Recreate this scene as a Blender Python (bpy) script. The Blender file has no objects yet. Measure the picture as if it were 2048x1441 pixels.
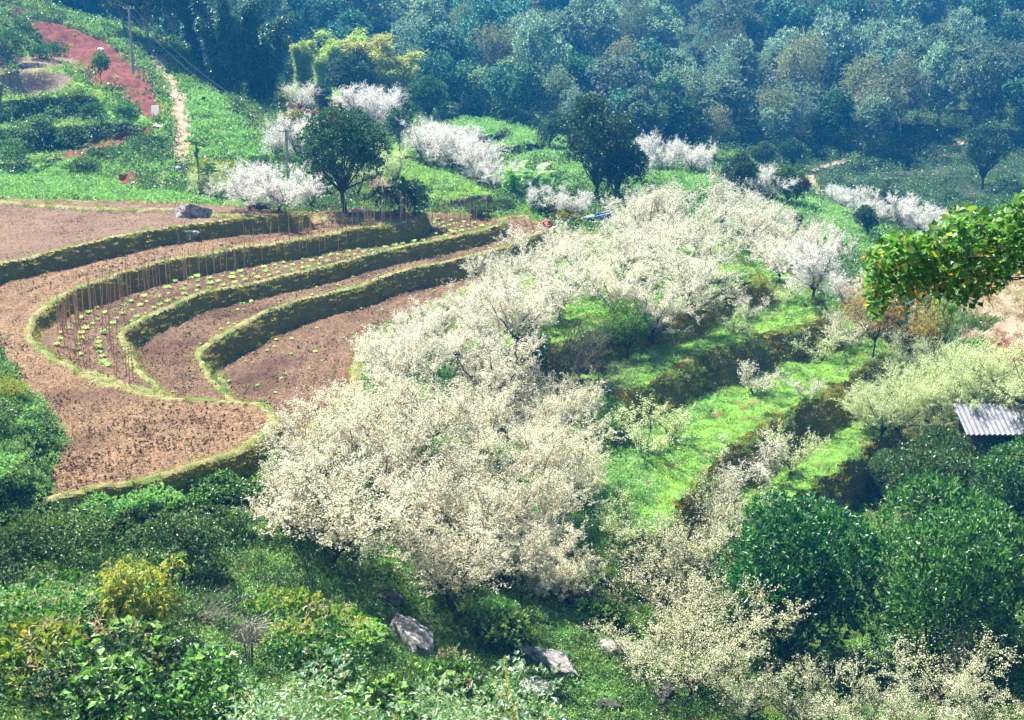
import bpy, math, random, time
import numpy as np
from math import radians as R
T_START = time.time()
C = bpy.context.scene.collection
rng = np.random.default_rng(7)

# ------------------------------------------------------------------ camera
FP = 2813.0; PITCH = R(16.0); CAMZ = 20.0
cam_data = bpy.data.cameras.new('camera')
cam = bpy.data.objects.new('camera', cam_data); C.objects.link(cam)
cam.location = (0, 0, CAMZ); cam.rotation_euler = (R(90) - PITCH, 0, 0)
cam_data.sensor_width = 36.0; cam_data.lens = 36.0 * FP / 2048.0
cam_data.clip_start = 0.5; cam_data.clip_end = 3000
bpy.context.scene.camera = cam

# ------------------------------------------------------------------ world, sun, exposure
SUN_EL = R(56); SUN_AZ = R(-48)                 # azimuth from +Y towards +X
world = bpy.data.worlds.new('World'); bpy.context.scene.world = world
world.use_nodes = True
wn = world.node_tree.nodes; wl = world.node_tree.links
wn.clear()
wo = wn.new('ShaderNodeOutputWorld'); wb = wn.new('ShaderNodeBackground'); ws = wn.new('ShaderNodeTexSky')
ws.sky_type = 'NISHITA'; ws.sun_disc = False; ws.sun_elevation = SUN_EL; ws.sun_rotation = SUN_AZ % (2 * math.pi)
wb.inputs['Strength'].default_value = 0.05
wl.new(ws.outputs[0], wb.inputs['Color']); wl.new(wb.outputs[0], wo.inputs['Surface'])
sl = bpy.data.lights.new('sun', 'SUN'); sl.energy = 5.0; sl.angle = R(0.5); sl.color = (1.0, 0.96, 0.88)
sun = bpy.data.objects.new('sun', sl); C.objects.link(sun)
sun.rotation_euler = (R(90) - SUN_EL, 0, -SUN_AZ + math.pi)
sun.location = (-40, 60, 90)
# a sun lamp shines along its own -Z: point -Z from the sun's place in the sky to the ground
from mathutils import Vector, Matrix, Quaternion
sdir = Vector((math.sin(SUN_AZ) * math.cos(SUN_EL), math.cos(SUN_AZ) * math.cos(SUN_EL), math.sin(SUN_EL)))
sun.rotation_euler = sdir.to_track_quat('Z', 'Y').to_euler()
sc = bpy.context.scene
sc.view_settings.view_transform = 'Standard'; sc.view_settings.look = 'None'
sc.view_settings.exposure = 1.85; sc.view_settings.gamma = 1.0; sc.view_settings.use_curve_mapping = False
sc.render.engine = 'CYCLES'
cy = sc.cycles
cy.max_bounces = 6; cy.diffuse_bounces = 2; cy.glossy_bounces = 1; cy.transmission_bounces = 3
cy.transparent_max_bounces = 4; cy.volume_bounces = 0; cy.use_adaptive_sampling = True; cy.adaptive_threshold = 0.03
cy.sample_clamp_indirect = 4

# ------------------------------------------------------------------ pixel rays of the photograph
def ray(px, py):
    u = (px - 1024.0) / FP; v = (720.5 - py) / FP
    dy = math.cos(PITCH) + v * math.sin(PITCH); dz = -math.sin(PITCH) + v * math.cos(PITCH)
    return u / dy, dz / dy                       # X and Z change per metre of Y
def atY(px, py, Y):
    a, b = ray(px, py); return (a * Y, Y, CAMZ + b * Y)
def atH(px, py, h):
    a, b = ray(px, py)
    z = h(80.0) if callable(h) else h
    for _ in range(12):
        Y = (z - CAMZ) / b
        z = h(Y) if callable(h) else h
    return (a * Y, Y)

# ------------------------------------------------------------------ noise
def _hash(ix, iy, s):
    h = (ix.astype(np.int64) * 374761393 + iy.astype(np.int64) * 668265263 + s * 1442695041) & 0xffffffff
    h = ((h ^ (h >> 13)) * 1274126177) & 0xffffffff
    return ((h ^ (h >> 16)) & 0xffff) / 65535.0
def vnoise(x, y, s=0):
    ix = np.floor(x); iy = np.floor(y); fx = x - ix; fy = y - iy
    fx = fx * fx * (3 - 2 * fx); fy = fy * fy * (3 - 2 * fy)
    a = _hash(ix, iy, s); b = _hash(ix + 1, iy, s); c = _hash(ix, iy + 1, s); d = _hash(ix + 1, iy + 1, s)
    return (a + (b - a) * fx) * (1 - fy) + (c + (d - c) * fx) * fy - 0.5
def fbm(x, y, o=4, s=0):
    r = 0; a = 1.0; f = 1.0
    for i in range(o):
        r = r + a * vnoise(x * f + 17.3 * i, y * f + 9.1 * i, s + i); a *= 0.5; f *= 2.03
    return r

# ------------------------------------------------------------------ land form
CP = []
def cp(*rows):
    for px, py, Y in rows: CP.append(atY(px, py, Y))
def cz(*rows):
    for x, y, z in rows: CP.append((x, y, z))
def ch(*rows):
    for px, py, z in rows:
        X, Y = atH(px, py, z); CP.append((X, Y, z))
# near slope under the camera
cz((0, 0, 18.2), (-25, 2, 17), (25, 2, 17), (0, 11, 12.2), (-12, 11, 12.0), (12, 12, 9.5), (-30, 14, 11), (32, 14, 10),
   (0, 21, 5.6), (-8, 21, 6.4), (9, 22, 3.5), (-25, 24, 6), (24, 24, 2.5))
cp((200, 1441, 27), (-200, 1441, 26), (200, 1300, 33), (-200, 1250, 36), (200, 1200, 38), (560, 1441, 30), (560, 1300, 37), (500, 1200, 42))
ch((100, 1080, .6), (350, 1130, .3), (560, 1000, .2), (690, 1140, -.6), (890, 1220, -2.4), (850, 1290, -3), (1100, 1330, -3.6), (1250, 1300, -4.4),
   (900, 1441, -2.6), (1300, 1441, -4.6), (1700, 1441, -5.5), (2040, 1441, -4.5), (2300, 1441, -2), (1700, 1330, -6.3), (1560, 1060, -6.9),
   (1400, 1150, -5.6), (1200, 1110, -3.9), (1000, 1000, -1.6), (1250, 950, -3.4), (760, 1000, -.6), (700, 900, .1), (1800, 1000, -7.4), (1850, 1150, -7.2),
   (900, 800, -.4), (1100, 850, -1.6), (1150, 620, -.4), (1250, 520, -.1), (1000, 700, -.2), (1480, 520, .3), (1200, 470, .3), (1350, 450, 0),
   (1850, 900, -7), (2000, 950, -6.3))
# fields' ground and the rise beyond them
ch((0, 480, 4), (-300, 500, 4.6), (300, 480, 3.8), (0, 410, 4.2), (300, 405, 4.2), (500, 420, 3.4), (700, 432, 2.6), (850, 432, 1.8), (1000, 440, 1.4), (1100, 450, 1.2),
   (300, 850, 1.6), (0, 900, 1.9), (-300, 800, 3.5))
cp((200, 370, 106), (0, 340, 112), (-300, 340, 110), (370, 335, 116), (360, 200, 138), (310, 110, 158), (60, 260, 122), (150, 215, 128),
   (100, 100, 150), (0, 0, 158), (0, 160, 132), (-300, 0, 140), (-300, 200, 120), (450, 380, 112), (480, 300, 126), (560, 370, 119), (450, 200, 142),
   (560, 240, 150), (500, 200, 162), (250, 60, 170), (420, 120, 175), (650, 215, 176), (600, 190, 190), (690, 420, 108), (760, 400, 112), (930, 432, 110), (1000, 400, 118),
   (1060, 410, 120), (820, 350, 124), (880, 330, 132), (780, 300, 138), (960, 380, 124), (1150, 430, 112),
   (900, 300, 160), (1000, 300, 160), (1100, 310, 158), (930, 250, 182), (1100, 255, 185), (720, 230, 170), (820, 240, 176), (1100, 350, 140), (1250, 400, 130), (1200, 330, 152),
   (1300, 330, 170), (1450, 400, 132), (1400, 340, 160), (1560, 380, 142), (1600, 430, 130), (1620, 500, 120), (1700, 470, 138), (1640, 350, 182), (1900, 300, 204), (1900, 350, 188),
   (1900, 420, 168), (1700, 420, 160), (1800, 460, 146), (2200, 420, 165), (1720, 620, 97), (1800, 660, 95), (1700, 545, 106), (1850, 560, 110), (1600, 560, 96),
   (1950, 600, 82), (2040, 540, 86), (2200, 480, 90), (1960, 740, 76), (1860, 755, 80), (2200, 700, 72), (2030, 860, 70), (2200, 900, 64), (2000, 1050, 60), (2040, 1250, 50), (2200, 1200, 48))
cz((-18, 104, 1.6), (-14, 105, 1.3), (-11, 107, .9), (-5, 109, .3), (-22, 105, 2.6))
# wooded slope
cz((-60, 200, 11), (-90, 200, 22), (-60, 260, 16), (-20, 210, 0), (20, 210, -3), (60, 215, -5), (100, 215, -4), (-20, 250, 5), (20, 250, 2), (60, 250, 1), (110, 250, 3),
   (-40, 300, 16), (20, 300, 13), (80, 300, 12), (140, 300, 14), (-60, 380, 44), (40, 380, 42), (140, 380, 42), (-100, 520, 105), (40, 520, 100), (200, 520, 100),
   (-160, 300, 40), (-130, 160, 26), (-100, 100, 12), (110, 100, 2), (140, 170, -2), (-80, 50, 10), (80, 50, 2), (60, 70, 2), (-55, 75, 5))
CP = np.array(CP)
def _k(d): return d
def tps_fit(P):
    n = len(P); D = np.sqrt(((P[:, None, :2] - P[None, :, :2]) ** 2).sum(-1))
    S = (P[:, 1][:, None] + P[:, 1][None]) * 0.5
    A = np.zeros((n + 3, n + 3)); A[:n, :n] = np.sqrt(D * D + 16.0) + 0.0 * S
    A[:n, :n] -= np.eye(n) * 1.2
    A[:n, n] = 1; A[:n, n + 1:] = P[:, :2]; A[n, :n] = 1; A[n + 1:, :n] = P[:, :2].T
    b = np.concatenate([P[:, 2], [0, 0, 0]])
    return np.linalg.solve(A, b)
W = tps_fit(CP)
def base_h(x, y):
    z = W[-3] + W[-2] * x + W[-1] * y
    n = len(CP)
    for i in range(n):
        z = z + W[i] * np.sqrt((x - CP[i, 0]) ** 2 + (y - CP[i, 1]) ** 2 + 16.0)
    return z
h1 = lambda Y: float(np.interp(Y, [44, 56, 73, 200], [2.0, 2.2, 3.4, 3.4]))

# fan of ground vertices, closer together near the camera
az = np.concatenate([np.linspace(-34, -22, 26)[:-1], np.linspace(-22, 22, 560), np.linspace(22, 34, 26)[1:]])
az = np.radians(az)
rr = [2.0]
while rr[-1] < 560:
    r = rr[-1]
    if r < 26: d = 0.7
    elif r < 125: d = min(max(4.9e-5 * r * r, 0.1), 0.24)
    elif r < 200: d = 0.24 + (r - 125) * 0.008
    else: d = min(0.9 + (r - 200) * 0.02, 6)
    rr.append(r + d)
rr = np.array(rr); NA, NR = len(az), len(rr)
AZ, RR = np.meshgrid(az, rr)                       # rows = distance
GX = (RR * np.sin(AZ)).ravel(); GY = (RR * np.cos(AZ)).ravel()
GZ = base_h(GX, GY)
GZ += fbm(GX * 0.13, GY * 0.13, 3, 5) * 0.7 * np.clip((GY - 10) / 40, 0, 1)
GC = np.zeros(len(GX), dtype=np.int32)             # class of each vertex

def sdist(poly, x, y):                             # signed distance to a polygon, positive outside
    P = np.array(poly); Q = np.roll(P, -1, 0)
    d2 = np.full(len(x), 1e18); ins = np.zeros(len(x), bool)
    for (ax, ay), (bx, by) in zip(P, Q):
        ex, ey = bx - ax, by - ay; L = ex * ex + ey * ey + 1e-12
        t = np.clip(((x - ax) * ex + (y - ay) * ey) / L, 0, 1)
        d2 = np.minimum(d2, (x - ax - t * ex) ** 2 + (y - ay - t * ey) ** 2)
        c = ((ay > y) != (by > y)) & (x < (bx - ax) * (y - ay) / (by - ay + 1e-12) + ax)
        ins ^= c
    return np.where(ins, -1, 1) * np.sqrt(d2)
def pdist(line, x, y):
    d2 = np.full(len(x), 1e18)
    for (ax, ay), (bx, by) in zip(line[:-1], line[1:]):
        ex, ey = bx - ax, by - ay; L = ex * ex + ey * ey + 1e-12
        t = np.clip(((x - ax) * ex + (y - ay) * ey) / L, 0, 1)
        d2 = np.minimum(d2, (x - ax - t * ex) ** 2 + (y - ay - t * ey) ** 2)
    return np.sqrt(d2)
def smooth_poly(P, closed=True, n=3):              # Catmull-Rom through the points
    P = np.array(P); m = len(P); out = []
    rngi = range(m) if closed else range(m - 1)
    for i in rngi:
        if closed: p0, p1, p2, p3 = P[i - 1], P[i], P[(i + 1) % m], P[(i + 2) % m]
        else: p0, p1, p2, p3 = P[max(i - 1, 0)], P[i], P[i + 1], P[min(i + 2, m - 1)]
        for k in range(n):
            t = k / n
            out.append(0.5 * ((2 * p1) + (-p0 + p2) * t + (2 * p0 - 5 * p1 + 4 * p2 - p3) * t * t + (-p0 + 3 * p1 - 3 * p2 + p3) * t ** 3))
    if not closed: out.append(P[-1])
    return np.array(out)
(HILL, FIELD0, FIELD1, FIELD2, FIELD3, FIELD4, BANK, RIM, GRASS, PATH, REDSOIL, MOUND, FOREST, DRY, CLIFF, FARTERR, VEG, MINT, GBANK) = range(19)

def layer(pts, h, cls, w=0.35, rim=0.0, rimw=0.5, bank=BANK, rimcls=RIM, rough=0.0, wob=0.12, snap=True):
    """level ground inside the outline, a bank of horizontal width w round it"""
    global GZ
    poly = smooth_poly([atH(px, py, h) for px, py in pts])
    lo = poly.min(0) - w - 2; hi = poly.max(0) + w + 2
    m = np.nonzero((GX > lo[0]) & (GX < hi[0]) & (GY > lo[1]) & (GY < hi[1]))[0]
    if len(m) == 0: return poly
    x, y = GX[m], GY[m]
    d0 = sdist(poly, x, y)
    d = d0 + wob * 2 * fbm(x * 0.9, y * 0.9, 2, 11)
    hh = (np.interp(y, *HF[h]) if h in HF else np.full(len(x), float(h))) if not callable(h) else np.array([h(v) for v in y])
    hh = hh + rim * np.clip(1 - np.abs(d + rimw * 0.5) / (rimw * 0.5), 0, 1) ** 0.6 * (1 + .5 * vnoise(x * 1.3, y * 1.3, 3))
    hh = hh + rough * fbm(x * 2.5, y * 2.5, 3, 21)
    if FIELD0 <= cls <= FIELD4: hh = hh + .03 * np.sin(d * 7.2 + 2 * fbm(x * .3, y * .3, 2, 33)) * np.clip(fbm(x * .25, y * .25, 2, 34) * 3 + .6, 0, 1.2) * (d < -rimw - .1)
    drop = np.maximum(hh - GZ[m], 0)
    t = np.clip(d / (w * (0.55 + 0.45 * np.minimum(drop, 1.5))), 0, 1)
    t = np.where(drop > 0, t, np.clip(d / 1.2, 0, 1)); tt = t * t * (3 - 2 * t) * .5 + t * .5
    z = hh * (1 - tt) + GZ[m] * tt
    sel = d < w * 1.3
    z = np.where(sel | (t < 1), z, GZ[m])
    GZ[m] = z
    c = GC[m]
    c = np.where((t < 1) & (d > 0) & (drop > .12), bank, c)
    c = np.where((t < 1) & (d > 0) & (d < .35) & (drop <= .12), rimcls if rim > 0 else c, c)
    if snap:                                       # crest and foot follow the outline, not the grid
        wd = w * (0.55 + 0.45 * np.minimum(drop, 1.5)); hw = np.where(y < 75, .07, .13)
        for target in (0.0, 1.0):
            q = np.abs(d - wd * target) < hw; q &= drop > .25
            e = .05
            qx, qy = x[q], y[q]
            if len(qx) == 0: continue
            gx = (sdist(poly, qx + e, qy) - d0[q]) / e; gy = (sdist(poly, qx, qy + e) - d0[q]) / e
            mv = (d - wd * target)[q]
            GX[m[q]] -= gx * mv; GY[m[q]] -= gy * mv
            z2 = hh[q] if target == 0 else None
            if target == 0: GZ[m[q]] = hh[q]
    c = np.where(d <= 0.0, rimcls if rim > 0 or rimw > 0.01 else cls, c)
    c = np.where(d <= -rimw, cls, c)
    GC[m] = c
    return poly
HF = {}
def ridge(pts, h, dz, w, cls):
    line = smooth_poly([atH(px, py, h) for px, py in pts], False)
    d = pdist(line, GX, GY) + .08 * fbm(GX, GY, 2, 31)
    t = np.clip(1 - d / w, 0, 1)
    m = t > 0
    GZ[m] += dz * (t[m] ** 0.6) * (1 + .4 * vnoise(GX[m] * 2, GY[m] * 2, 8))
    if cls is not None: GC[m] = cls
def paint(pts, cls, h=None, only=None, jit=1.0, Y=None):
    poly = smooth_poly([atG(px, py) for px, py in pts])
    lo = poly.min(0) - 3; hi = poly.max(0) + 3
    m = np.nonzero((GX > lo[0]) & (GX < hi[0]) & (GY > lo[1]) & (GY < hi[1]))[0]
    x, y = GX[m], GY[m]
    d = sdist(poly, x, y) + jit * fbm(x * .6, y * .6, 3, 41)
    k = (d < 0) & ~np.isin(GC[m], [FIELD0, FIELD1, FIELD2, FIELD3, FIELD4, RIM, BANK])
    GC[m[k]] = cls
    return m[k]
# bilinear height on the fan
LR = rr
def ground(x, y):
    x = np.atleast_1d(np.asarray(x, float)); y = np.atleast_1d(np.asarray(y, float))
    a = np.arctan2(x, y); r = np.hypot(x, y)
    i = np.clip(np.searchsorted(az, a) - 1, 0, NA - 2); j = np.clip(np.searchsorted(rr, r) - 1, 0, NR - 2)
    fa = np.clip((a - az[i]) / (az[i + 1] - az[i]), 0, 1); fr = np.clip((r - rr[j]) / (rr[j + 1] - rr[j]), 0, 1)
    Z = GZ.reshape(NR, NA)
    return (Z[j, i] * (1 - fa) + Z[j, i + 1] * fa) * (1 - fr) + (Z[j + 1, i] * (1 - fa) + Z[j + 1, i + 1] * fa) * fr
def gclass(x, y):
    a = np.arctan2(x, y); r = np.hypot(x, y)
    i = np.clip(np.searchsorted(az, a), 0, NA - 1); j = np.clip(np.searchsorted(rr, r), 0, NR - 1)
    return GC.reshape(NR, NA)[j, i]
_Yt = np.concatenate([np.arange(22, 130, 0.15), np.arange(130, 480, 0.6)])
def atG(px, py, ymin=22):
    """the first ground point on the ray of a pixel"""
    a, b = ray(px, py)
    Y = _Yt[_Yt >= ymin]
    g = ground(a * Y, Y); z = CAMZ + b * Y
    k = np.nonzero(z <= g)[0]
    if len(k) == 0: return (a * 300, 300)
    k = k[0]
    return (a * Y[k], Y[k])

# far terraces across the valley and on the left hillside: stepped ground
def steps(pts, q, cls_bank, cls_top, sharp=0.25):
    poly = smooth_poly([atG(px, py) for px, py in pts]); d = sdist(poly, GX, GY)
    m = d < 0
    z = GZ[m] + .5 * fbm(GX[m] * .05, GY[m] * .05, 2, 55)
    k = np.floor(z / q); f = z / q - k
    t = np.clip((f - (1 - sharp)) / sharp, 0, 1); t = t * t * (3 - 2 * t)
    blend = np.clip(-d[m] / 3, 0, 1)
    GZ[m] = GZ[m] * (1 - blend) + ((k + t) * q + .1 * f) * blend
    GC[m] = np.where((t > 0.02) & (blend > .6), cls_bank, cls_top)
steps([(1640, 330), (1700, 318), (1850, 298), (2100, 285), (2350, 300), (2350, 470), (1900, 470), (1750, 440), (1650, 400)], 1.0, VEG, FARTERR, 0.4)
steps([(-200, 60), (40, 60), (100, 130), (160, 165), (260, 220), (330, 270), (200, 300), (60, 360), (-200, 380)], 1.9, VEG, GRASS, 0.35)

# grass terraces that fall to the right, lowest first
layer([(1860, 790), (1800, 835), (1770, 862), (1735, 892), (1690, 925), (1640, 960), (1560, 1005), (1500, 1060), (1400, 1090), (1330, 1080), (1350, 950), (1650, 750), (1780, 730)], -5.0, GRASS, w=0.8, rimw=0.01, rough=.1, wob=.4, bank=GBANK)
layer([(1780, 698), (1748, 712), (1712, 738), (1655, 778), (1590, 806), (1530, 845), (1450, 900), (1390, 955), (1345, 1010), (1312, 1062), (1230, 1060), (1150, 1000), (1000, 1000), (950, 850), (1200, 700), (1600, 600), (1720, 655)], -3.1, GRASS, w=1.0, rimw=0.01, rough=.1, wob=.4, bank=GBANK)
layer([(1650, 622), (1625, 643), (1560, 658), (1480, 684), (1400, 710), (1330, 742), (1270, 778), (1200, 772), (1120, 760), (1000, 790), (930, 780), (900, 690), (1100, 600), (1400, 500), (1560, 540), (1620, 585)], -1.35, GRASS, w=1.0, rimw=0.01, rough=.07, wob=.3, bank=GBANK)
layer([(1518, 552), (1490, 566), (1440, 578), (1400, 603), (1330, 628), (1200, 660), (1100, 690), (960, 700), (900, 690), (950, 600), (1100, 520), (1250, 470), (1400, 480), (1480, 515)], 0.2, GRASS, w=.9, rimw=0.01, rough=.06, bank=GBANK)
# the ploughed terraces, lowest first
P4 = layer([(1205, 468), (1110, 512), (1010, 552), (960, 568), (900, 600), (850, 630), (800, 657), (752, 672), (728, 702), (716, 760), (690, 805), (640, 850), (600, 885), (480, 850), (430, 720), (600, 600), (1080, 480)], 0.5, FIELD4, w=0.5, rim=.12, rough=.02)
P3 = layer([(1108, 464), (1085, 466), (1040, 487), (980, 507), (900, 527), (830, 540), (770, 557), (690, 582), (620, 599), (550, 624), (480, 659), (432, 684), (408, 707), (415, 737), (440, 772), (478, 804), (480, 850), (300, 830), (250, 650), (400, 560), (1000, 440), (1060, 440)], 1.6, FIELD3, w=0.45, rim=.1, rimw=.42, rough=.02)
P2 = layer([(1012, 447), (985, 457), (940, 470), (850, 490), (750, 510), (650, 537), (560, 557), (480, 575), (400, 594), (330, 624), (280, 650), (254, 670), (258, 697), (285, 740), (325, 777), (350, 799), (250, 830), (60, 700), (90, 600), (300, 520), (700, 440), (760, 430), (880, 428), (960, 433)], 2.4, FIELD2, w=0.42, rim=.1, rimw=.42, rough=.02)
P1 = layer([(838, 441), (800, 454), (740, 460), (680, 467), (600, 482), (500, 497), (420, 510), (330, 527), (250, 550), (180, 577), (120, 602), (75, 642), (64, 667), (85, 692), (130, 724), (200, 759), (310, 794), (400, 799), (480, 804), (535, 815), (560, 842), (545, 867), (500, 897), (420, 934), (300, 967), (200, 987), (80, 1010), (0, 1034), (-150, 1070), (-300, 900), (-300, 560), (0, 500), (400, 432), (620, 427), (830, 427)], h1, FIELD1, w=0.42, rim=.14, rimw=.5, rough=.02)
P0 = layer([(-300, 585), (0, 530), (150, 497), (300, 464), (420, 447), (500, 439), (590, 431), (612, 431), (600, 426), (500, 414), (400, 409), (200, 404), (0, 400), (-300, 392)], 4.3, FIELD0, w=0.42, rim=.1, rimw=.4, rough=.02)
ridge([(-300, 398), (0, 409), (130, 420), (250, 425), (350, 424), (400, 428), (430, 436), (500, 433)], 4.3, .22, .45, RIM)
ridge([(612, 437), (660, 445), (700, 446), (735, 451), (762, 456)], 3.4, .2, .4, RIM)
ridge([(0, 606), (60, 578), (150, 556), (300, 522), (450, 491), (600, 463)], 3.4, -.1, .25, None)
ridge([(300, 820), (295, 880), (285, 950)], h1, -.06, .3, None)
# mound of bushes on the left of the lowest field
layer([(-250, 690), (-60, 672), (-25, 705), (15, 765), (62, 822), (40, 890), (15, 950), (-30, 990), (-100, 1010), (-250, 960)], 3.2, MOUND, w=1.0, rimw=.01, bank=MOUND, rough=.3)

# rest of the land, from the photograph's outlines
layer([(978, 388), (940, 393), (890, 402), (862, 412), (820, 396), (770, 350), (745, 320), (790, 300), (840, 310), (920, 350)], lambda Y: float(np.interp(Y, [108, 114, 128, 140], [1.9, 2.3, 4.1, 4.6])), GRASS, w=.5, bank=CLIFF, rimw=.01, wob=.2)
layer([(1135, 312), (1100, 322), (1030, 330), (960, 326), (915, 305), (880, 262), (910, 244), (1000, 250), (1060, 262), (1130, 280)], -1.4, MINT, w=1.0, rimw=.01, bank=VEG, wob=.6)
layer([(1060, 288), (1000, 294), (950, 286), (905, 268), (895, 247), (960, 242), (1030, 255), (1075, 272)], -0.4, MINT, w=.8, rimw=.01, bank=VEG, wob=.6)
layer([(1000, 265), (950, 270), (915, 258), (900, 243), (950, 238), (1000, 248)], .6, MINT, w=.8, rimw=.01, bank=VEG, wob=.4)
layer([(585, 190), (640, 196), (700, 215), (720, 225), (690, 190), (640, 178), (580, 176)], 4.0, GRASS, w=1., rimw=.01, bank=VEG, wob=.4)
paint([(30, 25), (70, 48), (130, 50), (200, 85), (250, 112), (303, 160), (306, 186), (240, 190), (200, 175), (150, 140), (75, 75)], REDSOIL, jit=1.2)
paint([(100, 316), (200, 280), (290, 258), (306, 266), (240, 294), (185, 320)], REDSOIL, jit=.5)
paint([(240, 190), (306, 184), (322, 200), (318, 235), (285, 240), (262, 215)], REDSOIL, jit=.8)
paint([(225, 378), (232, 362), (262, 348), (300, 346), (285, 362), (262, 382)], REDSOIL, jit=.4)
paint([(278, 222), (318, 190), (326, 205), (322, 232), (290, 240)], REDSOIL, jit=.6)
paint([(575, 205), (680, 210), (690, 240), (640, 250), (575, 225)], REDSOIL, jit=1.0)
paint([(1890, 590), (1960, 540), (2060, 520), (2300, 500), (2300, 700), (2060, 730), (1960, 700)], DRY, jit=2)
paint([(2000, 700), (2060, 690), (2200, 700), (2200, 740), (2040, 735)], REDSOIL, jit=1.)
paint([(-300, 360), (0, 352), (60, 332), (140, 330), (190, 352), (225, 372), (330, 392), (450, 408), (560, 424), (400, 414), (0, 404), (-300, 400)], MINT, jit=.8)
paint([(385, 180), (430, 195), (480, 240), (540, 290), (560, 330), (520, 345), (470, 330), (420, 320), (385, 290), (370, 240)], MINT, jit=1.5)
paint([(300, 330), (345, 318), (350, 335), (330, 345), (290, 350), (270, 340)], MINT, jit=.5)
paint([(585, 180), (640, 170), (700, 190), (720, 215), (640, 196), (585, 190)], MINT, jit=.5)
paint([(1520, 400), (1580, 395), (1680, 415), (1760, 460), (1740, 500), (1650, 505), (1560, 480), (1520, 440)], MINT, jit=1.5)
paint([(1130, 330), (1300, 350), (1420, 360), (1420, 380), (1300, 400), (1180, 380)], MINT, jit=1.5)
paint([(765, 308), (800, 296), (860, 322), (920, 352), (985, 390), (900, 405), (850, 412), (800, 370)], GRASS, jit=.4)
paint([(0, 118), (60, 112), (140, 118), (150, 132), (60, 142), (0, 148)], CLIFF, jit=.6)
paint([(-20, 160), (120, 150), (142, 176), (60, 192), (-20, 188)], CLIFF, jit=.8)
paint([(640, 900), (720, 790), (900, 710), (1100, 780), (1250, 860), (1300, 1050), (1150, 1110), (950, 1090), (760, 1060)], MINT, jit=1.5)
def pathline(pts, w, cls=PATH):
    line = smooth_poly([atG(px, py) for px, py in pts], False)
    d = pdist(line, GX, GY) + .14 * fbm(GX * .8, GY * .8, 2, 61)
    GC[d < w] = cls
pathline([(312, 112), (325, 140), (345, 175), (358, 215), (360, 255), (366, 290), (368, 325)], .85)
pathline([(366, 325), (330, 345), (322, 365), (335, 390)], .45)
pathline([(1690, 322), (1620, 345), (1632, 380), (1640, 400)], .45)
pathline([(1690, 322), (1800, 303), (1920, 290)], .3)
# valley side beyond: woods
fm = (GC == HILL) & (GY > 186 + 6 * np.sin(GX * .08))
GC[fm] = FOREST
# clods of the ploughed soil
soil = (GC >= FIELD0) & (GC <= FIELD4)
amp = np.where(GC == FIELD1, .07, .1)
cl = np.abs(fbm(GX * 4.2, GY * 4.2, 3, 71)) * 1.6
GZ[soil] += (amp * (cl + .6 * vnoise(GX * 9, GY * 9, 77) + .35 * vnoise(GX * 1.1, GY * 1.1, 79)))[soil]
rs = (GC == REDSOIL); GZ[rs] += (.45 * fbm(GX * 1.5, GY * 1.5, 4, 81))[rs]
bk = (GC == BANK) | (GC == GBANK) | (GC == RIM); GZ[bk] += (.07 * fbm(GX * 3.3, GY * 3.3, 2, 83))[bk]
un = fbm(GX * .35, GY * .35, 3, 87); sl_ = (GC == BANK) | (GC == GBANK) | (GC == RIM); GZ[sl_] += (.16 * un)[sl_]
gr = np.isin(GC, [GRASS, MINT, HILL, VEG, MOUND, DRY]); GZ[gr] += (.22 * fbm(GX * .8, GY * .8, 4, 85))[gr]

# ------------------------------------------------------------------ mesh helpers
def mesh_from(name, V, F, k, mats, midx=None, smooth=False):
    V = np.asarray(V, dtype=np.float32).reshape(-1, 3); F = np.asarray(F, dtype=np.int32).reshape(-1)
    me = bpy.data.meshes.new(name)
    me.vertices.add(len(V)); me.vertices.foreach_set('co', V.ravel())
    nf = len(F) // k
    me.loops.add(len(F)); me.loops.foreach_set('vertex_index', F)
    me.polygons.add(nf); me.polygons.foreach_set('loop_start', np.arange(nf, dtype=np.int32) * k)
    for m in mats: me.materials.append(m)
    if midx is not None: me.polygons.foreach_set('material_index', np.asarray(midx, dtype=np.int32))
    me.polygons.foreach_set('use_smooth', np.full(nf, smooth))
    me.update(calc_edges=True)
    return me
def link(name, me, parent=None, loc=None):
    o = bpy.data.objects.new(name, me); C.objects.link(o)
    if parent is not None: o.parent = parent
    if loc is not None: o.location = loc
    return o
def tag(o, label=None, cat=None, group=None, kind=None):
    if label: o['label'] = label
    if cat: o['category'] = cat
    if group: o['group'] = group
    if kind: o['kind'] = kind
    return o

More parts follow.
